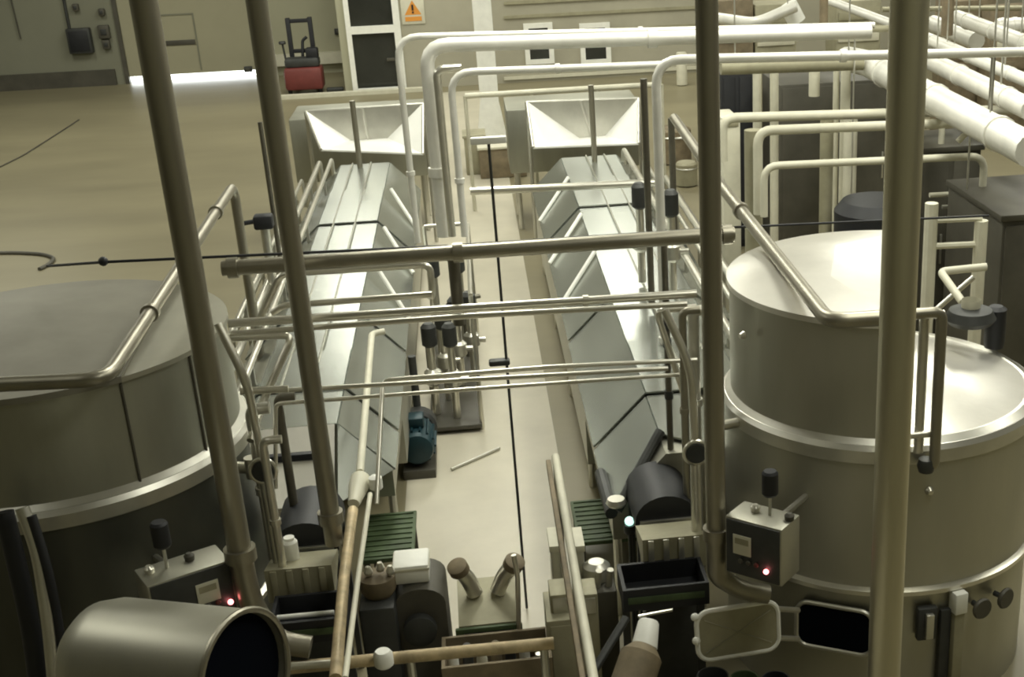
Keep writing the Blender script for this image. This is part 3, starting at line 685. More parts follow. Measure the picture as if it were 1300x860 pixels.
# bottom handrail
a = P(318, 853, 9.0); c = P(703, 817, 9.0)
t = thing('guard_rail', 'thick pale guard rail across the bottom of the picture', 'rail', (a.x, 9.0, 0))
b = NB(); sweep(b, [a, c], .05, seg=14); bm_obj('top_rail', b, M['tan'], t)
for xx in (a.x + .1, a.lerp(c, .52).x, c.x - .08):
    b = NB(); sweep(b, [(xx, 9.0, a.z - .02), (xx, 9.0, 0)], .035, seg=10); bm_obj('post', b, M['steel'], t)
kb = P(487, 838, 8.93)
b = NB(); lathe(b, [(.055, -.06), (.075, -.04), (.075, .05), (.055, .08)], kb, seg=16); bm_obj('joint_cap', b, M['white'], t)
pipe('bright steel bar above the thick guard rail at bottom left', [P(318, 850, 8.8), P(430, 842, 8.8)], .03, 'pipe', 0, 'steel_bar', 'bar')
pipe('short white bar across the dark pit left of the tan pipe', [P(340, 786, 9.6), P(424, 778, 9.6)], .022, 'white', 0, 'steel_bar', 'bar')
# ================================================================== FLOOR-LEVEL MACHINERY
# green mats
for (u0, v0, u1, v1, lab) in ((462, 648, 527, 712, 'dark green platform mat left of the walkway'), (728, 628, 816, 690, 'dark green platform mat right of the walkway')):
    z = .85 if u0 < 600 else .4; p = Z(u0, v1, z); q = Z(u1, v0, z)
    t = thing('platform', lab, 'platform', (p.x, p.y, 0))
    x0, x1 = sorted((Z(u0, (v0 + v1) / 2, z).x, Z(u1, (v0 + v1) / 2, z).x))
    b = NB(); box(b, (x0, p.y, z - .05), (x1, q.y, z), .01); bm_obj('mat', b, M['green'], t)
    b = NB()
    for k in range(9):
        yy = p.y + .06 + (q.y - p.y - .12) * k / 8; box(b, (x0 + .03, yy - .012, z), (x1 - .03, yy + .012, z + .012))
    bm_obj('tread_ribs', b, M['green'], t, smooth=False)
    for xx in (x0 + .05, x1 - .05):
        for yy in (p.y + .06, q.y - .06):
            b = NB(); box(b, (xx - .03, yy - .03, 0), (xx + .03, yy + .03, z - .05)); bm_obj('leg', b, M['darkbox'], t, smooth=False)
# teal motor near left conveyor
c = Z(531, 586, .25)
t = thing('pump_motor', 'dark teal pump motor beside the left conveyor under the valve stack', 'motor', (c.x, c.y, 0))
b = NB(); box(b, (c.x - .2, c.y + .0, 0), (c.x + .2, c.y + .9, .12), .01); bm_obj('motor_base', b, M['darkbox'], t)
b = NB(); mt, L = align((c.x, c.y + .02, .38), (c.x, c.y + .72, .38)); lathe(b, [(.10, 0), (.19, .03), (.21, .08), (.21, .6), (.15, L)], seg=28, mtx=mt); bm_obj('motor_body', b, M['teal'], t)
b = NB()
for k in range(14):
    a = 2 * PI * k / 14; box(b, (.205, -.012, .12), (.235, .012, .58), 0, mt @ rotm('Z', a))
bm_obj('cooling_fins', b, M['teal'], t, smooth=False)
b = NB(); box(b, (c.x - .1, c.y + .25, .58), (c.x + .1, c.y + .5, .72), .02); bm_obj('terminal_box', b, M['teal'], t)
b = NB(); mt, L = align((c.x, c.y + .72, .38), (c.x, c.y + 1.1, .38)); lathe(b, [(.2, 0), (.24, .03), (.24, .2), (.12, L)], seg=28, mtx=mt); bm_obj('pump_head', b, M['dark'], t)
b = NB(); sweep(b, [(c.x, c.y + .95, .6), (c.x, c.y + .95, 1.3)], .05); bm_obj('outlet_pipe', b, M['dark'], t)
# valve stacks (535-605, 325-520): row of upright valves
labs = {0: 'nearest upright valve of the dark stack left of the walkway', 1: 'second upright valve of the dark stack left of the walkway',
        2: 'third upright valve of the dark stack left of the walkway', 3: 'farthest upright valve of the dark stack left of the walkway'}
def valve(label, x, y, z0, z1, r=.045, mb='dark'):
    t = thing('upright_valve', label, 'valve', (x, y, z0))
    b = NB(); sweep(b, [(x, y, z0), (x, y, z1)], r, seg=12); bm_obj('riser', b, M['pipe'], t)
    zm = z0 + (z1 - z0) * .55
    b = NB(); lathe(b, [(r * 1.3, zm - .12), (r * 2.1, zm - .08), (r * 2.1, zm + .08), (r * 1.3, zm + .12)], (x, y, 0), seg=16); bm_obj('valve_body', b, M['steel'], t)
    b = NB(); lathe(b, [(r * 1.2, z1), (r * 1.9, z1 + .03), (r * 1.9, z1 + .28), (r * 1.1, z1 + .33)], (x, y, 0), seg=16); bm_obj('actuator', b, M[mb], t)
    b = NB(); sweep(b, [(x, y, zm), (x + .2, y - .02, zm)], r * .8, seg=10); bm_obj('side_port', b, M['pipe'], t)
    return t
k = 0
for (u, v, y) in ((546, 440, 17.2), (562, 418, 17.7), (579, 405, 18.2), (596, 398, 18.7)):
    p = P(u, v, y); valve(labs[k], p.x, y, 0.125, p.z, .055); k += 1
for (u, v, y, lab) in ((551, 352, 19.6, 'dark topped valve directly under the main cross pipe'),
                       (583, 346, 20.2, 'dark topped valve right behind the main cross pipe'),
                       (572, 440, 17.0, 'slim valve on the walkway side of the dark stack')):
    p = P(u, v, y); valve(lab, p.x, y, 0.125, p.z, .05)
vv = vert(574, 312, 412, 10.75)
pipe('dark upright stub joining the main cross pipe and the paired pipes', vv, .05, 'pipedark', 0, 'pipe_stub', 'pipe')
# skid frame of the valve stack
x0 = P(530, 520, 13.4).x
t = thing('valve_skid', 'low steel skid frame carrying the valve stack left of the walkway', 'frame', (-.6, 18.5, 0))
for (u, v) in ((603, 520), (603, 330)):
    pass
b = NB(); box(b, (-.95, 16.7, .06), (-.25, 20.6, .12), .01); bm_obj('skid_base', b, M['darkbox'], t)
for (xx, yy) in ((-.25, 16.8), (-.25, 20.5), (-.92, 20.5)):
    b = NB(); sweep(b, [(xx, yy, 0), (xx, yy, 1.9)], .03, seg=8); bm_obj('upright', b, M['pipe'], t)
b = NB(); sweep(b, [(-.25, 16.8, 1.9), (-.25, 20.5, 1.9), (-.92, 20.5, 1.9)], .03, seg=8, rb=.05); bm_obj('top_bar', b, M['pipe'], t)
for (u, v, y, lab) in ((540, 415, 18.0, 'thin dark riser at the left of the valve stack'), (568, 385, 18.9, 'thin dark riser in the middle of the valve stack'), (588, 380, 19.4, 'thin dark riser at the right of the valve stack')):
    p = P(u, v, y); pipe(lab, [(p.x, y, .125), (p.x, y, p.z), (p.x + .25, y + .1, p.z)], .035, 'pipedark', .08)
# sticks on floor
pipe('thin pale rod lying on the walkway floor', [Z(573, 596, .03), Z(634, 569, .03)], .02, 'steel', 0, 'loose_rod', 'rod')
# left valve at (335,290)
c = P(336, 290, 17.2)
t = thing('gate_valve', 'dark handled gate valve at the far left of the left conveyor pipes', 'valve', (c.x, 17.2, 0))
b = NB(); sweep(b, [(c.x, 17.2, 0), (c.x, 17.2, c.z)], .06, seg=12); bm_obj('riser', b, M['steel'], t)
b = NB(); box(b, (c.x - .12, 17.1, c.z), (c.x + .12, 17.3, c.z + .18), .03); bm_obj('valve_body', b, M['black'], t)
b = NB(); sweep(b, [(c.x - .28, 17.2, c.z + .08), (c.x + .1, 17.2, c.z + .12)], .03, seg=8); bm_obj('lever', b, M['black'], t)
# valve clutter on right flank
for (u, v, y, lab) in ((812, 265, 16.2, 'dark topped valve left of the two slim uprights over the right conveyor'), (852, 275, 15.6, 'dark topped valve right of the two slim uprights over the right conveyor')):
    p = P(u, v, y); valve(lab, p.x, y, 2.1, p.z, .05)
# right: coil of hose / steel fittings near P3 (870-895, 560-620)
def ring(bm, c, R, r, axis='Y', n=28):
    pts = []
    for k in range(n + 1):
        a = 2 * PI * k / n
        pts.append(Vector(c) + (Vector((R * math.cos(a), 0, R * math.sin(a))) if axis == 'Y' else Vector((R * math.cos(a), R * math.sin(a), 0))))
    sweep(bm, pts, r, seg=8)
for (u, v, y, lab) in ((884, 575, 10.0, 'round steel sight glass fitting left of the middle right pole'), (334, 598, 10.1, 'round steel sight glass fitting between the two left poles')):
    c = P(u, v, y)
    t = thing('sight_glass', lab, 'fitting', c)
    b = NB(); ring(b, c, .1, .02); bm_obj('glass_ring', b, M['pipe'], t)
    b = NB(); lathe(b, [(.085, -.03), (.085, .03)], seg=24, mtx=Matrix.Translation(c) @ rotm('X', PI / 2)); bm_obj('glass', b, M['dark'], t)
    b = NB(); sweep(b, [c + Vector((0, .03, .08)), c + Vector((-.02, .05, .75)), c + Vector((-.2, .2, 1.2))], .035, rb=.2); bm_obj('inlet_pipe', b, M['pipe'], t)
    b = NB(); sweep(b, [c + Vector((0, .03, -.08)), c + Vector((0, .05, -.9))], .05); bm_obj('outlet_pipe', b, M['steel'], t)
# upright pipes left between poles (355-375, 500-640)
for (u, v0, v1, y, r, m, lab) in ((352, 505, 780, 11.0, .04, 'pipedark', 'dark upright pipe between the two left poles'),
                                (318, 520, 720, 10.3, .05, 'steel', 'steel upright pipe close behind the leftmost pole'),
                                (333, 560, 760, 10.0, .035, 'pipe', 'bright thin upright pipe close behind the leftmost pole'),
                                (866, 395, 640, 10.7, .035, 'pole', 'thin upright pipe close left of the middle right pole'),
                                (880, 395, 620, 10.9, .05, 'steel', 'wide steel upright pipe close left of the middle right pole')):
    vv = vert(u, v0, v1, y); pipe(lab, [vv[0] + Vector((.15, 0, 0)), vv[0], vv[1]], r, m, .08, collars=[(1, .5)])
pipe('pale slanting pipe linking the paired pipes down to the right conveyor end', [P(884, 390, 11.0), P(833, 395, 11.0), P(858, 470, 11.0), P(875, 520, 11.0)], .03, 'pipe', .08)
# dark hoods at near ends of conveyors
for (u, v, lab, lab2, lab3) in ((388, 690, 'black curved hood at the near end of the left conveyor', 'pale ribbed chute below the black hood of the left conveyor', 'dark'),
                          (846, 655, 'black curved hood at the near end of the right conveyor', 'pale ribbed chute below the black hood of the right conveyor', 'dark')):
    y = 10.55; c = P(u, v + 6, y); w = .56; hh = .24
    prof = [(c.x - w / 2, c.z - .05)] + [(c.x + w / 2 * math.cos(a), c.z + hh * math.sin(a)) for a in [PI - PI * k / 12 for k in range(13)]] + [(c.x + w / 2, c.z - .05)]
    b = NB(); prism(b, prof, 'y', y, y + .75); o = bm_obj('end_hood', b, M['black']); tag(o, lab, 'hood')
    b = NB(); box(b, (c.x - w / 2 + .04, y - .03, c.z - .03), (c.x + w / 2 - .04, y, c.z + .02), .005); bm_obj('hood_lip', b, M['steel'], o)
    b = NB()
    for (xx, yy) in ((-w / 2 + .04, .06), (w / 2 - .04, .06), (-w / 2 + .04, .7), (w / 2 - .04, .7)): box(b, (c.x + xx - .025, y + yy - .025, 0), (c.x + xx + .025, y + yy + .025, c.z - .05))
    bm_obj('support_frame', b, M['dark'], o, smooth=False)
# pale ribbed chutes
for (u, v, lab) in ((384, 762, 'pale ribbed chute below the black hood of the left conveyor'), (857, 722, 'pale ribbed chute below the black hood of the right conveyor')):
    y = 9.9; c = P(u, v, y); t = thing('chute', lab, 'chute', (c.x, y, 0))
    b = NB(); prism(b, [(y, c.z), (y + .5, c.z + .12), (y + .5, c.z + .18), (y, c.z + .3)], 'x', c.x - .27, c.x + .27); bm_obj('chute_box', b, M['olive'], t, smooth=False)
    for k in range(4):
        xx = c.x - .2 + .13 * k; b = NB(); box(b, (xx - .025, y - .015, c.z + .0), (xx + .025, y, c.z + .29), .004); bm_obj('rib', b, M['olive' if u < 600 else 'steel'], t)
    b = NB(); box(b, (c.x - .25, y + .1, 0), (c.x + .25, y + .4, c.z + .02), .01); bm_obj('plinth', b, M['dark'], t)
# white canister left
c = P(371, 711, 10.2); b = NB(); lathe(b, [(.06, 0), (.065, .01), (.065, .17), (.05, .19)], c, seg=16); o = tag(bm_obj('canister', b, M['white']), 'small white canister in front of the left black hood', 'canister')
b = NB(); lathe(b, [(.045, .19), (.045, .215)], c, seg=16); bm_obj('canister_lid', b, M['white'], o)
b = NB(); sweep(b, [(c.x, c.y, 0), (c.x, c.y, c.z)], .025, seg=8); bm_obj('stand', b, M['dark'], o)
# black troughs
for (u0, u1, v0, v1, y, lab) in ((345, 436, 765, 822, 9.35, 'black drain trough at bottom left between the slanting pole and tan pipe'), (792, 900, 722, 778, 9.45, 'long black drain trough in front of the right chute')):
    p = P(u0, v1, y); q = P(u1, v0, y)
    t = thing('drain_trough', lab, 'trough', (p.x, y, 0)); zt = P((u0 + u1) / 2, v0, y + .3).z; zb_ = p.z
    b = NB(); box(b, (p.x, y, zb_), (q.x, y + .03, zt)); box(b, (p.x, y + .42, zb_), (q.x, y + .45, zt)); box(b, (p.x, y + .03, zb_), (p.x + .03, y + .42, zt)); box(b, (q.x - .03, y + .03, zb_), (q.x, y + .42, zt)); box(b, (p.x + .03, y + .03, zb_), (q.x - .03, y + .42, zb_ + .03)); bm_obj('trough_body', b, M['black'], t, smooth=False)
    for xx in (p.x + .04, q.x - .04):
        b = NB(); box(b, (xx - .03, y + .2, 0), (xx + .03, y + .26, zb_)); bm_obj('leg', b, M['dark'], t, smooth=False)
    b = NB(); box(b, (p.x + .04, y - .01, (zt + zb_) / 2 - .03), (q.x - .04, y, (zt + zb_) / 2 + .03), .003); bm_obj('trough_band', b, M['green'], t)
# white cartons and rounded motor housing
y = 9.9; c = P(540, 822, y); tp = P(540, 748, y)
t = thing('pump_housing', 'dark rounded pump housing under the white box at bottom centre', 'pump', (c.x, y, 0))
w = .42
prof = [(c.x - w / 2, 0.02), (c.x - w / 2, tp.z - .14)] + [(c.x + w / 2 * math.cos(a), tp.z - .14 + .14 * math.sin(a)) for a in [PI - PI * k / 10 for k in range(11)]] + [(c.x + w / 2, 0.02)]
b = NB(); prism(b, prof, 'y', y, y + .55); bm_obj('housing', b, M['darkbox'], t)
b = NB(); box(b, (c.x - w / 2 - .03, y - .03, 0), (c.x + w / 2 + .03, y + .58, .05), .01); bm_obj('base', b, M['dark'], t)
b = NB(); lathe(b, [(.12, 0), (.14, .02), (.14, .1), (.1, .12)], seg=20, mtx=Matrix.Translation((c.x - .02, y - .005, tp.z - .35)) @ rotm('X', PI / 2)); bm_obj('side_cap', b, M['dark'], t)
bx = P(527, 745, y + .25)
b = NB(); box(b, (bx.x - .16, y + .1, tp.z + .0), (bx.x + .14, y + .42, tp.z + .17), .02); o = bm_obj('white_box', b, M['white']); tag(o, 'white plastic box sitting on the dark rounded pump housing', 'box')
b = NB(); box(b, (bx.x - .165, y + .095, tp.z + .12), (bx.x + .145, y + .425, tp.z + .145), .004); bm_obj('box_lid_edge', b, M['cream'], o)
y = 9.75; c = P(490, 830, y); tp = P(490, 745, y)
t = thing('gear_motor', 'dark geared motor with bright fittings left of the rounded pump housing', 'motor', (c.x, y, 0))
b = NB(); box(b, (c.x - .18, y, .0), (c.x + .12, y + .5, tp.z - .2), .04); bm_obj('gear_case', b, M['dark'], t)
b = NB(); lathe(b, [(.12, tp.z - .2), (.15, tp.z - .15), (.15, tp.z - .03), (.08, tp.z)], (c.x - .02, y + .25, 0), seg=20); bm_obj('motor_body', b, M['brown'], t)
for (dx, dz) in ((-.08, .03), (.02, .06), (.1, .02)):
    b = NB(); lathe(b, [(.03, 0), (.04, .03), (.02, .08)], (c.x + dx, y + .2, tp.z - .02 + dz), seg=12); bm_obj('fitting', b, M['pipe'], t)
# twin-elbow machine at bottom centre
y = 9.95; a = P(583, 800, y); bq = P(662, 800, y); tz = P(620, 770, y).z
t = thing('filling_machine', 'steel box with two raised elbow spouts at bottom centre', 'machine', (a.x, y, 0))
b = NB(); prism(b, [(y - .02, tz - .16), (y + .5, tz + .0), (y + .5, 0), (y - .02, 0)], 'x', a.x, bq.x - .02); bm_obj('cabinet', b, M['olive'], t, smooth=False)
b = NB(); box(b, (a.x - .03, y - .06, tz - .36), (bq.x + .01, y - .02, tz - .17), .01); bm_obj('slot_frame', b, M['green'], t)
b = NB(); box(b, (a.x + .04, y - .075, tz - .32), (bq.x - .06, y - .06, tz - .21)); bm_obj('slot', b, M['hollow'], t, smooth=False)
for (u0, v0, u1, v1) in ((604, 758, 584, 722), (632, 757, 650, 716)):
    p0 = P(u0, v0, y + .3); p1 = P(u1, v1, y + .3); p0.z = tz - .04
    b = NB(); sweep(b, [p0, p0.lerp(p1, .5) + Vector((0, 0, .03)), p1 + Vector((0, -.04, 0))], .07, seg=18, rb=.08); e = bm_obj('elbow_spout', b, M['pipe'], t)
    b = NB(); mt, L = align(p1 + Vector((0, -.02, -.02)), p1 + (p1 - p0).normalized() * .06 + Vector((0, -.05, 0))); lathe(b, [(.075, 0), (.09, .01), (.09, L), (.07, L + .01)], seg=18, mtx=mt); bm_obj('spout_cap', b, M['brown'], e)
pipe('bright thin pipe standing right of the elbow spout machine', [P(659, 815, 9.9), P(657, 730, 9.9), P(652, 705, 9.9)], .022, 'pipe', .05)
# clutter crate under the guard rail
a = P(566, 900, 9.35); c = P(700, 835, 9.35)
t = thing('parts_bin', 'brown parts bin below the guard rail at bottom centre', 'bin', (a.x, 9.35, 0))
b = NB(); zt = c.z; box(b, (a.x, 9.35, 0), (a.x + .9, 9.38, zt)); box(b, (a.x, 9.8, 0), (a.x + .9, 9.83, zt)); box(b, (a.x, 9.38, 0), (a.x + .03, 9.8, zt)); box(b, (a.x + .87, 9.38, 0), (a.x + .9, 9.8, zt)); box(b, (a.x + .03, 9.38, 0), (a.x + .87, 9.8, .05)); bm_obj('bin_body', b, M['brown'], t, smooth=False)
for k in range(7):
    xx = a.x + .09 + .118 * k; b = NB(); h = zt - .02 - random.random() * .12
    lathe(b, [(.045, .05), (.045, h), (.03, h + .05)], (xx, 9.55 + .1 * (k % 2), 0), seg=12); tag(bm_obj('bottle', b, M[['white', 'dark', 'cream', 'brown', 'black', 'white', 'steel'][k]]), ['white bottle at the left end of the brown parts bin', 'dark bottle in the brown parts bin beside the leftmost white one', 'cream bottle in the brown parts bin', 'brown bottle in the middle of the parts bin', 'black bottle in the brown parts bin', 'white bottle near the right end of the parts bin', 'steel flask at the right end of the brown parts bin'][k], 'bottle', 'bottles in the parts bin')
# right-of-walkway bench with panels (700-780, 690-860)
y = 9.6
a = P(699, 860, y); c = P(742, 785, y)
t = thing('bench_cabinet', 'olive steel cabinet behind the pale handrail at bottom right of the walkway', 'cabinet', (a.x, y, 0))
zt = c.z
b = NB(); box(b, (a.x, y, 0), (c.x, y + .5, zt), .01); bm_obj('cabinet_body', b, M['olive'], t)
b = NB(); box(b, (a.x + .03, y - .012, .1), (c.x - .03, y, zt - .05), .004); dd = bm_obj('door', b, M['olive'], t)
b = NB(); box(b, (c.x - .07, y - .03, zt * .5), (c.x - .05, y - .012, zt * .5 + .12), .003); bm_obj('handle', b, M['steel'], dd)
for (u0, u1, v0, v1, lab) in ((700, 724, 752, 785, 'left small olive box on the bench cabinet'), (741, 758, 752, 785, 'right small olive box on the bench cabinet')):
    p = P(u0, v1, y + .15); q = P(u1, v0, y + .15)
    if u0 > 720: zbase = 0
    else: zbase = zt
    b = NB(); box(b, (p.x, y + .12, zbase + .002), (q.x, y + .4, q.z), .01); o = bm_obj('switch_box', b, M['olive']); tag(o, lab, 'box')
    b = NB(); box(b, (p.x + .02, y + .11, q.z - .18), (q.x - .02, y + .12, q.z - .03), .003); bm_obj('box_cover', b, M['steel'], o)
y = 10.4
for (u0, u1, v0, v1, lab) in ((702, 711, 694, 742, 'narrow upright pale panel left of the handrail end'), (729, 741, 694, 742, 'narrow upright pale panel right of the handrail end')):
    p = P(u0, v1, y); q = P(u1, v0, y)
    b = NB(); box(b, (p.x, y, 0), (q.x, y + .35, q.z), .015); o = bm_obj('side_panel', b, M['steel']); tag(o, lab, 'panel')
    b = NB(); box(b, (p.x - .01, y - .01, q.z - .05), (q.x + .01, y + .36, q.z + .01), .004); bm_obj('panel_cap', b, M['cream'], o)
y = 10.1; p = P(748, 800, y); q = P(783, 735, y)
t = thing('small_pump', 'dull grey pump with two bright knobs right of the handrail', 'pump', (p.x, y, 0))
b = NB(); box(b, (p.x, y, 0), (q.x, y + .5, q.z - .12), .03); bm_obj('pump_body', b, M['darkbox'], t)
b = NB(); lathe(b, [(.1, 0), (.12, .02), (.12, .14), (.07, .18)], ((p.x + q.x) / 2 - .02, y + .25, q.z - .13), seg=18); bm_obj('pump_cap', b, M['steel'], t)
for dx in (.1, .2):
    b = NB(); sweep(b, [(p.x + dx, y + .1, q.z - .13), (p.x + dx + .02, y + .06, q.z + .06)], .03, seg=10); bm_obj('knob', b, M['pipe'], t)
# angled cylinder with white cap (805-840, 780-860)
p0 = P(824, 788, 9.15); p1 = P(818, 822, 9.0); p2 = P(790, 905, 8.6)
t = thing('filter_canister', 'brown filter cylinder with a white cap right of the handrail', 'filter', p1)
mt, L = align(p0, p1); b = NB(); lathe(b, [(.07, 0), (.085, .02), (.105, L)], seg=22, mtx=mt); bm_obj('white_cap', b, M['white'], t)
mt, L = align(p1, p2); b = NB(); lathe(b, [(.105, 0), (.17, .08), (.17, L)], seg=26, mtx=mt); bm_obj('filter_body', b, M['brown'], t)
b = NB(); sweep(b, [P(748, 862, 8.9), P(795, 785, 9.3)], .035, seg=10); bm_obj('mounting_strut', b, M['dark'], t)
b = NB(); sweep(b, [P(810, 783, 9.2), P(853, 775, 9.3)], .014, seg=8); bm_obj('lever', b, M['pipe'], t)
# dark clutter below hatch: a hose reel and buckets
for (u, v, y, r, h, m, lab) in ((905, 858, 9.0, .13, .25, 'dark', 'dark bucket below the open vat hatch'), (945, 862, 8.85, .12, .2, 'green', 'green bucket below the open vat hatch'), (985, 862, 8.7, .11, .2, 'black', 'black bucket below the dark vat opening')):
    c = P(u, v, y); t = thing('bucket', lab, 'bucket', (c.x, y, 0))
    b = NB(); lathe(b, [(r * .8, c.z - h), (r, c.z), (r * .92, c.z), (r * .75, c.z - h + .03)], (c.x, y, 0), seg=20); bm_obj('bucket_body', b, M[m], t)
    b = NB(); lathe(b, [(r * .7, 0), (r * .7, c.z - h)], (c.x, y, 0), seg=16); bm_obj('stand', b, M['darkbox'], t)
# pale green lamp
c = P(799, 662, 10.9); b = NB(); bmesh.ops.create_icosphere(b, subdivisions=2, radius=.045, matrix=Matrix.Translation(c)); t = thing('indicator_lamp', 'glowing pale green lamp beside the right green mat', 'lamp', c)
bm_obj('lens', b, M['ledg'], t); b = NB(); lathe(b, [(.05, -.12), (.06, -.08), (.05, -.035)], c, seg=14); bm_obj('lamp_base', b, M['dark'], t); b = NB(); sweep(b, [c - Vector((0, 0, .1)), (c.x, c.y, 0)], .02, seg=8); bm_obj('stand', b, M['dark'], t)
# ================================================================== BIG CYLINDER bottom-left
y = 7.6
s = 200.0
c0 = P(100, 850, y); c1 = P(318, 838, y)
t = thing('manway_neck', 'large horizontal steel drum with a dark open mouth at bottom left', 'drum', c0)
rad = .42
zc = P(200, 764, y).z - rad + .03
a = P(112, 836, 7.95); e = P(312, 860, 7.35)
mt, L = align(a, e)
N = 40
b = NB(); lathe(b, [(rad * .45, -.02), (rad * .75, .03), (rad * .93, .12), (rad, .26), (rad, L), (rad * .96, L), (rad * .9, L - .3)], seg=N, mtx=mt); bm_obj('drum_shell', b, M['tank'], t)
b = NB(); lathe(b, [(rad * .94, L - .28), (rad * .94, L - .05)], seg=N, mtx=mt); bm_obj('drum_inside', b, M['hollow'], t)
b = NB(); pts = [mt @ Vector((rad * math.cos(2 * PI * k / 48), rad * math.sin(2 * PI * k / 48), L)) for k in range(49)]; sweep(b, pts, .022, seg=8); bm_obj('mouth_rim', b, M['pole'], t)
b = NB(); box(b, (a.x + .25, a.y - .3, 0), (a.x + .4, a.y + .1, a.z - rad * .9), .01); box(b, (e.x - .4, e.y - .05, 0), (e.x - .25, e.y + .3, e.z - rad * .9), .01); bm_obj('cradle', b, M['dark'], t)
# dark hoses/pipes at far bottom-left against the vat
for (pts, r, m, lab) in (([(28, 645, 9.2), (48, 700, 9.1), (62, 790, 9.0), (70, 880, 8.9)], .05, 'steel', 'grey hose hanging down the left vat wall'),
                         ([(5, 650, 9.3), (22, 720, 9.2), (40, 800, 9.1), (50, 880, 9.0)], .07, 'black', 'thick black hose hanging down the far left of the left vat wall'),
                         ([(40, 655, 9.15), (60, 720, 9.05), (76, 800, 9.0), (82, 880, 8.9)], .035, 'black', 'thin black hose beside the grey hose on the left vat')):
    pipe(lab, [P(*q) for q in pts], r, m, .3, 'hose', 'hose')
# ================================================================== RIGHT BACK AREA
def frame_loop(label, pts, r=.05, m='cream', rb=.2, name='tube_railing'):
    return pipe(label, pts, r, m, rb, name, 'frame')
y1 = 19.0
d0 = vert(917, 150, 205, y1)
frame_loop('uppermost of three pale tube frames behind the right vat', [d0[1], d0[0], P(1300, 139, y1)], .07)
y2 = 17.6
d0 = vert(962, 166, 272, y2)
frame_loop('middle of three pale tube frames behind the right vat, bent at right', [d0[1], d0[0], P(1222, 156, y2), P(1310, 196, 15.6)], .065)
d0 = vert(970, 211, 275, y2 - .5); d1 = vert(1250, 198, 385, y2 - .5)
frame_loop('lowest of three pale tube frames behind the right vat', [d0[1], d0[0], d1[0], d1[1]], .05)
# posts
for (u, v0, v1, y, r, m, lab) in ((961, 85, 150, 21.5, .07, 'cream', 'leftmost of the pale far posts behind the right vat'),
                             (983, 85, 160, 21.5, .07, 'cream', 'second of the pale far posts behind the right vat'),
                             (1034, 85, 122, 21.8, .09, 'cream', 'short pale far post over a dark valve'),
                             (1062, 85, 150, 21.3, .05, 'cream', 'thin pale far post behind the right vat'),
                             (1074, 85, 150, 21.1, .08, 'cream', 'rightmost of the pale far posts above the frames'),
                             (1050, 150, 280, 19.5, .10, 'olive', 'wide olive post behind the middle tube frame'),
                             (1080, 150, 280, 20.6, .11, 'cream', 'wide pale post behind the middle tube frame, left of thick post'),
                             (1196, 160, 250, 18.6, .045, 'cream', 'thin pale post right of the thick steel post'),
                             (956, 165, 280, 17.9, .12, 'olive', 'broad olive post at the left end of the middle tube frame'),
                             (1046, 0, 40, 22, .07, 'brown', 'brown thin upright at the top, left of the thick steel post'),
                             (1204, 0, 45, 22, .10, 'brown', 'brown thin upright at the top, right of the thick steel post'),
                             (1262, 60, 175, 16.5, .03, 'pipedark', 'thin dark rod in front of the big white ducts')):
    vv = vert(u, v0, v1, y); zlow = 0 if u not in (1046, 1204, 1034, 1262) else None
    if u in (1046, 1204): vv[0].z = CEIL
    if zlow is not None: vv[1].z = 0
    pipe(lab, vv, r, m, 0, 'upright_post', 'post')
# ladder-like stand right of thick post
t = thing('ladder_frame', 'pale steel ladder stand right of the thick post behind the vat', 'ladder', Z(1245, 400, 0))
y = 15.0
for (u, v0, v1, r) in ((1183, 258, 385, .10), (1246, 280, 388, .10)):
    vv = vert(u, v0, v1, y); vv[1].z = 0; b = NB(); sweep(b, vv, r * .8, seg=10); bm_obj('upright', b, M['cream'], t)
for v in (277, 310):
    b = NB(); sweep(b, [P(1180, v + 3, y), P(1246, v, y)], .04, seg=8); bm_obj('rung', b, M['cream'], t)
pipe('bent pale lever pipe beside the agitator motor', [P(1252, 339, 12.4), P(1194, 345, 12.4), P(1222, 384, 11.9)], .04, 'cream', .06)
pipe('thin pale strut crossing behind the bent lever pipe', [P(1190, 392, 12.8), P(1236, 352, 12.8)], .03, 'steel', 0)
# dark cabinets
def cabinet(label, u0, u1, v0, v1, y, depth, m, topm=None):
    p = P(u0, v1, y); q = P(u1, v0, y); q.z = P(min(u1, 1290), v0, y).z
    t = thing('machine_cabinet', label, 'cabinet', (p.x, y, 0))
    b = NB(); box(b, (p.x, y, .08), (q.x, y + depth, q.z), .02); bm_obj('cabinet_body', b, M[m], t)
    if topm:
        b = NB(); box(b, (p.x - .04, y - .04, q.z), (q.x + .04, y + depth, q.z + .08), .01); bm_obj('cabinet_top', b, M[topm], t)
    n = max(2, int((q.x - p.x) / 1.0))
    for k in range(n):
        x0 = p.x + (q.x - p.x) * k / n; x1 = p.x + (q.x - p.x) * (k + 1) / n
        b = NB(); box(b, (x0 + .04, y - .025, .15), (x1 - .04, y, q.z - .06), .008); d = bm_obj('door', b, M[m], t)
        b = NB(); box(b, (x1 - .12, y - .05, q.z * .45), (x1 - .09, y - .025, q.z * .6), .004); bm_obj('handle', b, M['steel'], d)
    b = NB(); box(b, (p.x + .05, y + .05, 0), (q.x - .05, y + depth - .05, .08)); bm_obj('plinth', b, M['black'], t, smooth=False)
    return t
cabinet('long dark machine cabinet with pale top at far right behind the vat', 1262, 1420, 280, 440, 15.6, 2.0, 'darkbox', 'darkbox')
cabinet('dark machine cabinet behind the ladder stand', 1165, 1246, 190, 300, 18.4, 1.2, 'darkbox', 'darkbox')
cabinet('dark low cabinet seen through the upper tube frames', 990, 1130, 100, 200, 23.5, 1.5, 'darkbox')
cabinet('near black cabinet right of the middle pole at the back', 916, 956, 92, 150, 24.6, 1.2, 'black')
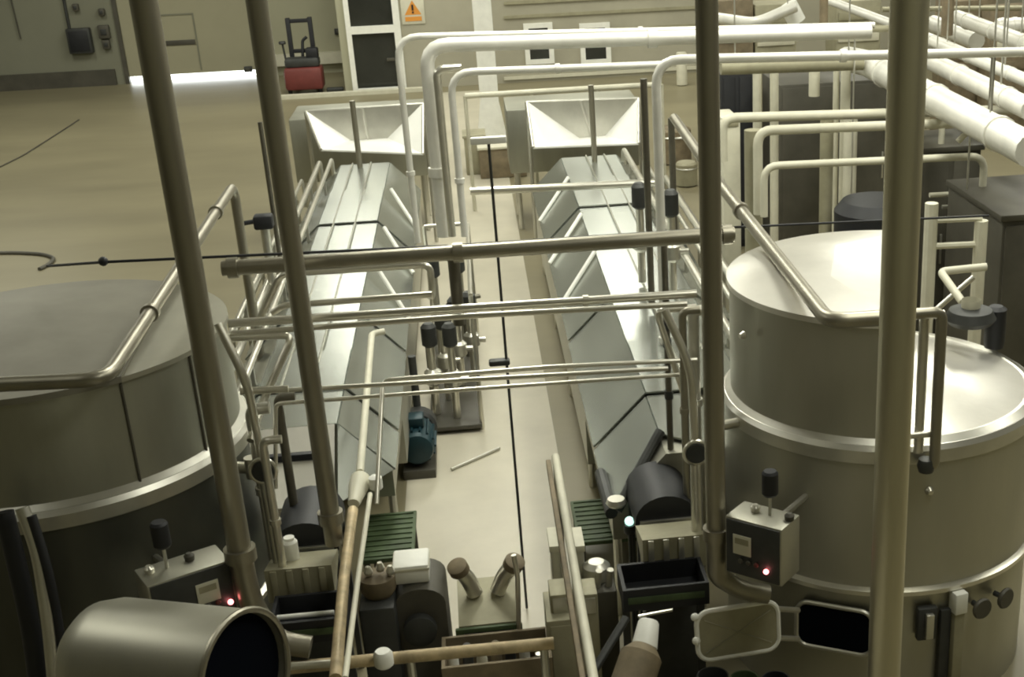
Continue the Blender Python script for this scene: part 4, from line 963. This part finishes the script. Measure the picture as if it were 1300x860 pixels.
# dark conical vessel
c = P(1092, 240, 18.9); 
t = thing('dark_vessel', 'blue black round hopper vessel behind the tube frames', 'vessel', (c.x + .25, 18.9, 0))
b = NB(); lathe(b, [(.15, .7), (.55, 1.3), (.62, 1.4), (.62, 2.1), (.5, 2.25)], (c.x + .25, 18.9, 0), seg=32); bm_obj('vessel_body', b, M['black'], t)
for k in range(3):
    a = 2 * PI * k / 3 + .4; b = NB(); sweep(b, [(c.x + .25 + .45 * math.cos(a), 18.9 + .45 * math.sin(a), 0), (c.x + .25 + .45 * math.cos(a), 18.9 + .45 * math.sin(a), 1.3)], .04, seg=8); bm_obj('leg', b, M['dark'], t)
# small steel pump stack at (990,240)
c = Z(992, 262, 0)
t = thing('pump_stack', 'small steel pump with dark top inside the lowest tube frame', 'pump', (c.x, c.y, 0))
b = NB(); lathe(b, [(.25, 0), (.3, .05), (.3, .4), (.15, .5), (.15, .9)], (c.x, c.y, 0), seg=20); bm_obj('pump_body', b, M['steel'], t)
b = NB(); lathe(b, [(.2, .9), (.3, .95), (.3, 1.15), (.15, 1.25)], (c.x, c.y, 0), seg=20); bm_obj('motor', b, M['dark'], t)
b = NB(); sweep(b, [(c.x - .25, c.y, .3), (c.x - .6, c.y, .3), (c.x - .6, c.y, .9)], .07, rb=.15); bm_obj('inlet', b, M['pipe'], t)
# pale box left of frames
p = P(918, 195, 19.4); q = P(940, 150, 19.4)
b = NB(); box(b, (p.x, 19.4, 0), (q.x, 20.2, q.z), .03); o = bm_obj('carton', b, M['cream']); tag(o, 'pale upright carton under the uppermost tube frame', 'box')
b = NB(); box(b, (p.x + .03, 19.39, q.z - .12), (q.x - .03, 19.4, q.z - .05), .003); bm_obj('carton_tape', b, M['olive'], o)
# big insulated ducts, upper right
for (pts, r, m, lab) in (([(1075, 75, 22.0), (1100, 80, 21.0), (1310, 192, 14.5)], .20, 'insul', 'thickest white insulated duct running diagonally at upper right'),
                         ([(1150, 62, 22.0), (1310, 140, 16.0)], .14, 'insul', 'pinkish white insulated duct behind the thickest diagonal duct'),
                         ([(1165, 45, 22.5), (1310, 105, 17.5)], .09, 'insul', 'slim white duct third from the front at upper right'),
                         ([(1215, 22, 24.0), (1320, 62, 19.5)], .13, 'insul', 'white duct near the top right corner'),
                         ([(1050, 0, 26.0), (1180, 48, 23.0), (1300, 100, 18.6)], .08, 'insul', 'thin white diagonal pipe from the top, left of the thick post'),
                         ([(1265, 33, 22.0), (1310, 31, 22.0)], .12, 'insul', 'level white duct stub in the top right corner'),
                         ([(1120, 12, 25.5), (1320, 10, 25.5)], .05, 'olive', 'thin olive pipe along the top right edge')):
    o = pipe(lab, [P(*q) for q in pts], r, m, .4, 'insulated_duct', 'duct')
    for f in (.15, .5, .85): collar(o, P(*pts[-2]).lerp(P(*pts[-1]), f), P(*pts[-1]) - P(*pts[-2]), r * .82, M[m], 'joint_band', w=.07)
    for f in (.3, .8):
        q = P(*pts[-2]).lerp(P(*pts[-1]), f); b = NB(); sweep(b, [(q.x, q.y, q.z + r * .9), (q.x, q.y, CEIL)], .012, seg=6); bm_obj('hanger', b, M['steel'], o)
o = pipe('long grey pipe directly below the long pale pipe at right', [P(915, 86, 20.5), P(1095, 80, 20.5)], .11, 'olive', 0)
for f in (.1, .9):
    q = P(915, 86, 20.5).lerp(P(1095, 80, 20.5), f); b = NB(); sweep(b, [q, (q.x, q.y, CEIL)], .012, seg=6); bm_obj('hanger', b, M['steel'], o)
for (pts, r, m, lab) in (([(1180, 248, 17.9), (1330, 239, 17.9)], .035, 'cream', 'upper thin pale pipe in front of the dark cabinet at far right'),
                         ([(1196, 263, 17.7), (1330, 255, 17.7)], .03, 'steel', 'lower thin steel pipe in front of the dark cabinet at far right'),
                         ([(1216, 180, 17.0), (1236, 160, 17.0)], .04, 'cream', 'short bright slanting stub under the bend of the middle tube frame'),
                         ([(905, 22, 30.5), (960, 30, 29), (1010, 8, 29)], .12, 'insul', 'white bent duct at the top, right of the middle pole'),
                         ([(1000, 5, 29.5), (1012, 28, 29.5)], .2, 'white', 'short white upright duct at the top, left of the brown upright'),
                         ([(1170, 75, 23.5), (1300, 128, 19.0)], .06, 'pipedark', 'thin dark pipe between the two front diagonal ducts'),
                         ([(1185, 30, 26), (1240, 52, 24)], .16, 'insul', 'stubby white duct right of the thick post near the top'),
                         ([(905, 46, 20.3), (1130, 36, 20.3)], .05, 'olive', 'thin olive pipe behind the thick bright overhead pipe')):
    o = pipe(lab, [P(*q) for q in pts], r, m, .3)
    q = P(*pts[-1]).lerp(P(*pts[-2]), .2); zt_ = CEIL if r > .05 else 0
    b = NB(); sweep(b, [q, (q.x, q.y, zt_)], .014, seg=6); bm_obj('hanger' if zt_ else 'stand', b, M['steel'], o)
# pipe rack towers far back right
for (u, v0, v1, y, m, w, lab) in ((1290, 10, 60, 32, 'brown', 1.1, 'brown stacked unit in the top right corner'), (1235, 0, 25, 33.2, 'brown', 1.3, 'brown tall unit at the top, right of the thick post'), (930, 0, 30, 32, 'brown', 1.0, 'brown cluttered unit at the top, right of the middle pole'), (985, 5, 30, 32, 'olive', 1.0, 'olive unit at the top beside the brown cluttered unit'), (1090, 0, 35, 32, 'olive', 1.1, 'olive unit at the top, left of the thick post')):
    p = P(u, v1, y); q = P(u, v0, y)
    t = thing('storage_unit', lab, 'rack', (p.x, y, 0))
    b = NB(); box(b, (p.x - w / 2, y, 0), (p.x + w / 2, y + 1, q.z), .04); bm_obj('unit_body', b, M[m], t)
    for k in range(3):
        zz = q.z - .3 - k * .5; b = NB(); box(b, (p.x - w / 2 + .05, y - .04, zz - .15), (p.x + w / 2 - .05, y, zz + .05), .01); bm_obj('drawer_front', b, M['cream' if k == 1 else m], t)
# row of panels / machines behind conveyors between 845 and 890
for (u, v, w, h, y, m, lab) in ((866, 108, .35, 1.0, 29, 'cream', 'pale upright board far behind the right conveyor'), (855, 205, .9, .8, 22, 'brown', 'brown tub beyond the right conveyor'), (872, 235, .5, .5, 20.5, 'olive', 'round olive drum close to the middle right pole')):
    c = Z(u, v, .01); t = thing('storage_tub', lab, 'tub', c)
    b = NB(); lathe(b, [(w * .4, .01), (w * .5, .03), (w * .5, h), (w * .42, h + .05)], (c.x, c.y, 0), seg=20); bm_obj('tub_body', b, M[m], t)
    b = NB(); lathe(b, [(w * .51, h * .8), (w * .53, h * .82), (w * .51, h * .86)], (c.x, c.y, 0), seg=20); bm_obj('hoop', b, M['steel'], t)
# far rail behind hoppers
p = P(590, 118, 28.9); q = P(840, 111, 28.9); p.z = q.z = (p.z + q.z) / 2
t = thing('far_guard_rail', 'long pale guard rail far behind the two hoppers', 'rail', (p.x, 28.9, 0))
b = NB(); sweep(b, [p, q], .06, seg=10); bm_obj('top_rail', b, M['cream'], t)
for k in range(4):
    m_ = p.lerp(q, k / 3); b = NB(); sweep(b, [(m_.x, 28.9, m_.z), (m_.x, 28.9, 0)], .04, seg=8); bm_obj('post', b, M['cream'], t)
# floor hose at left behind the left vat
pts = [Z(u, v, .03) for u, v in ((-20, 322), (20, 321), (55, 323), (70, 328), (62, 336), (50, 342))]
pipe('dark curved hose on the floor just behind the left vat', pts, .04, 'darkbox', .4, 'floor_hose', 'hose')
# ================================================================== LIGHTS
WC = (.99, .985, .86)
def lamp(x, y, w, l, power, z=CEIL - .25):
    ld = bpy.data.lights.new('ceiling_light', 'AREA'); ld.shape = 'RECTANGLE'; ld.size = w; ld.size_y = l; ld.energy = power; ld.color = WC
    o = bpy.data.objects.new('ceiling_lamp', ld); C.objects.link(o); o.location = (x, y, z)
for (x, y, p) in ((-14, 40, 900), (-14, 26, 1000), (-12, 14, 500), (-4, 42, 900), (4, 40, 800), (0, 28, 1100), (0, 17, 900), (5.5, 15, 900), (12, 38, 900), (12, 26, 1000), (13, 14, 700), (4.5, 7, 500), (-6, 6, 60)):
    lamp(x, y, 2.2, 6.0, p)
w = bpy.data.worlds.new('world'); bpy.context.scene.world = w; w.use_nodes = True
w.node_tree.nodes['Background'].inputs[0].default_value = (.95, 1, 1, 1); w.node_tree.nodes['Background'].inputs[1].default_value = 9.0
sc = bpy.context.scene
sc.view_settings.view_transform = 'Standard'; sc.view_settings.look = 'None'; sc.view_settings.gamma = 1; sc.view_settings.use_curve_mapping = False
sc.cycles.filter_width = 2.0
sc.view_settings.exposure = -.45
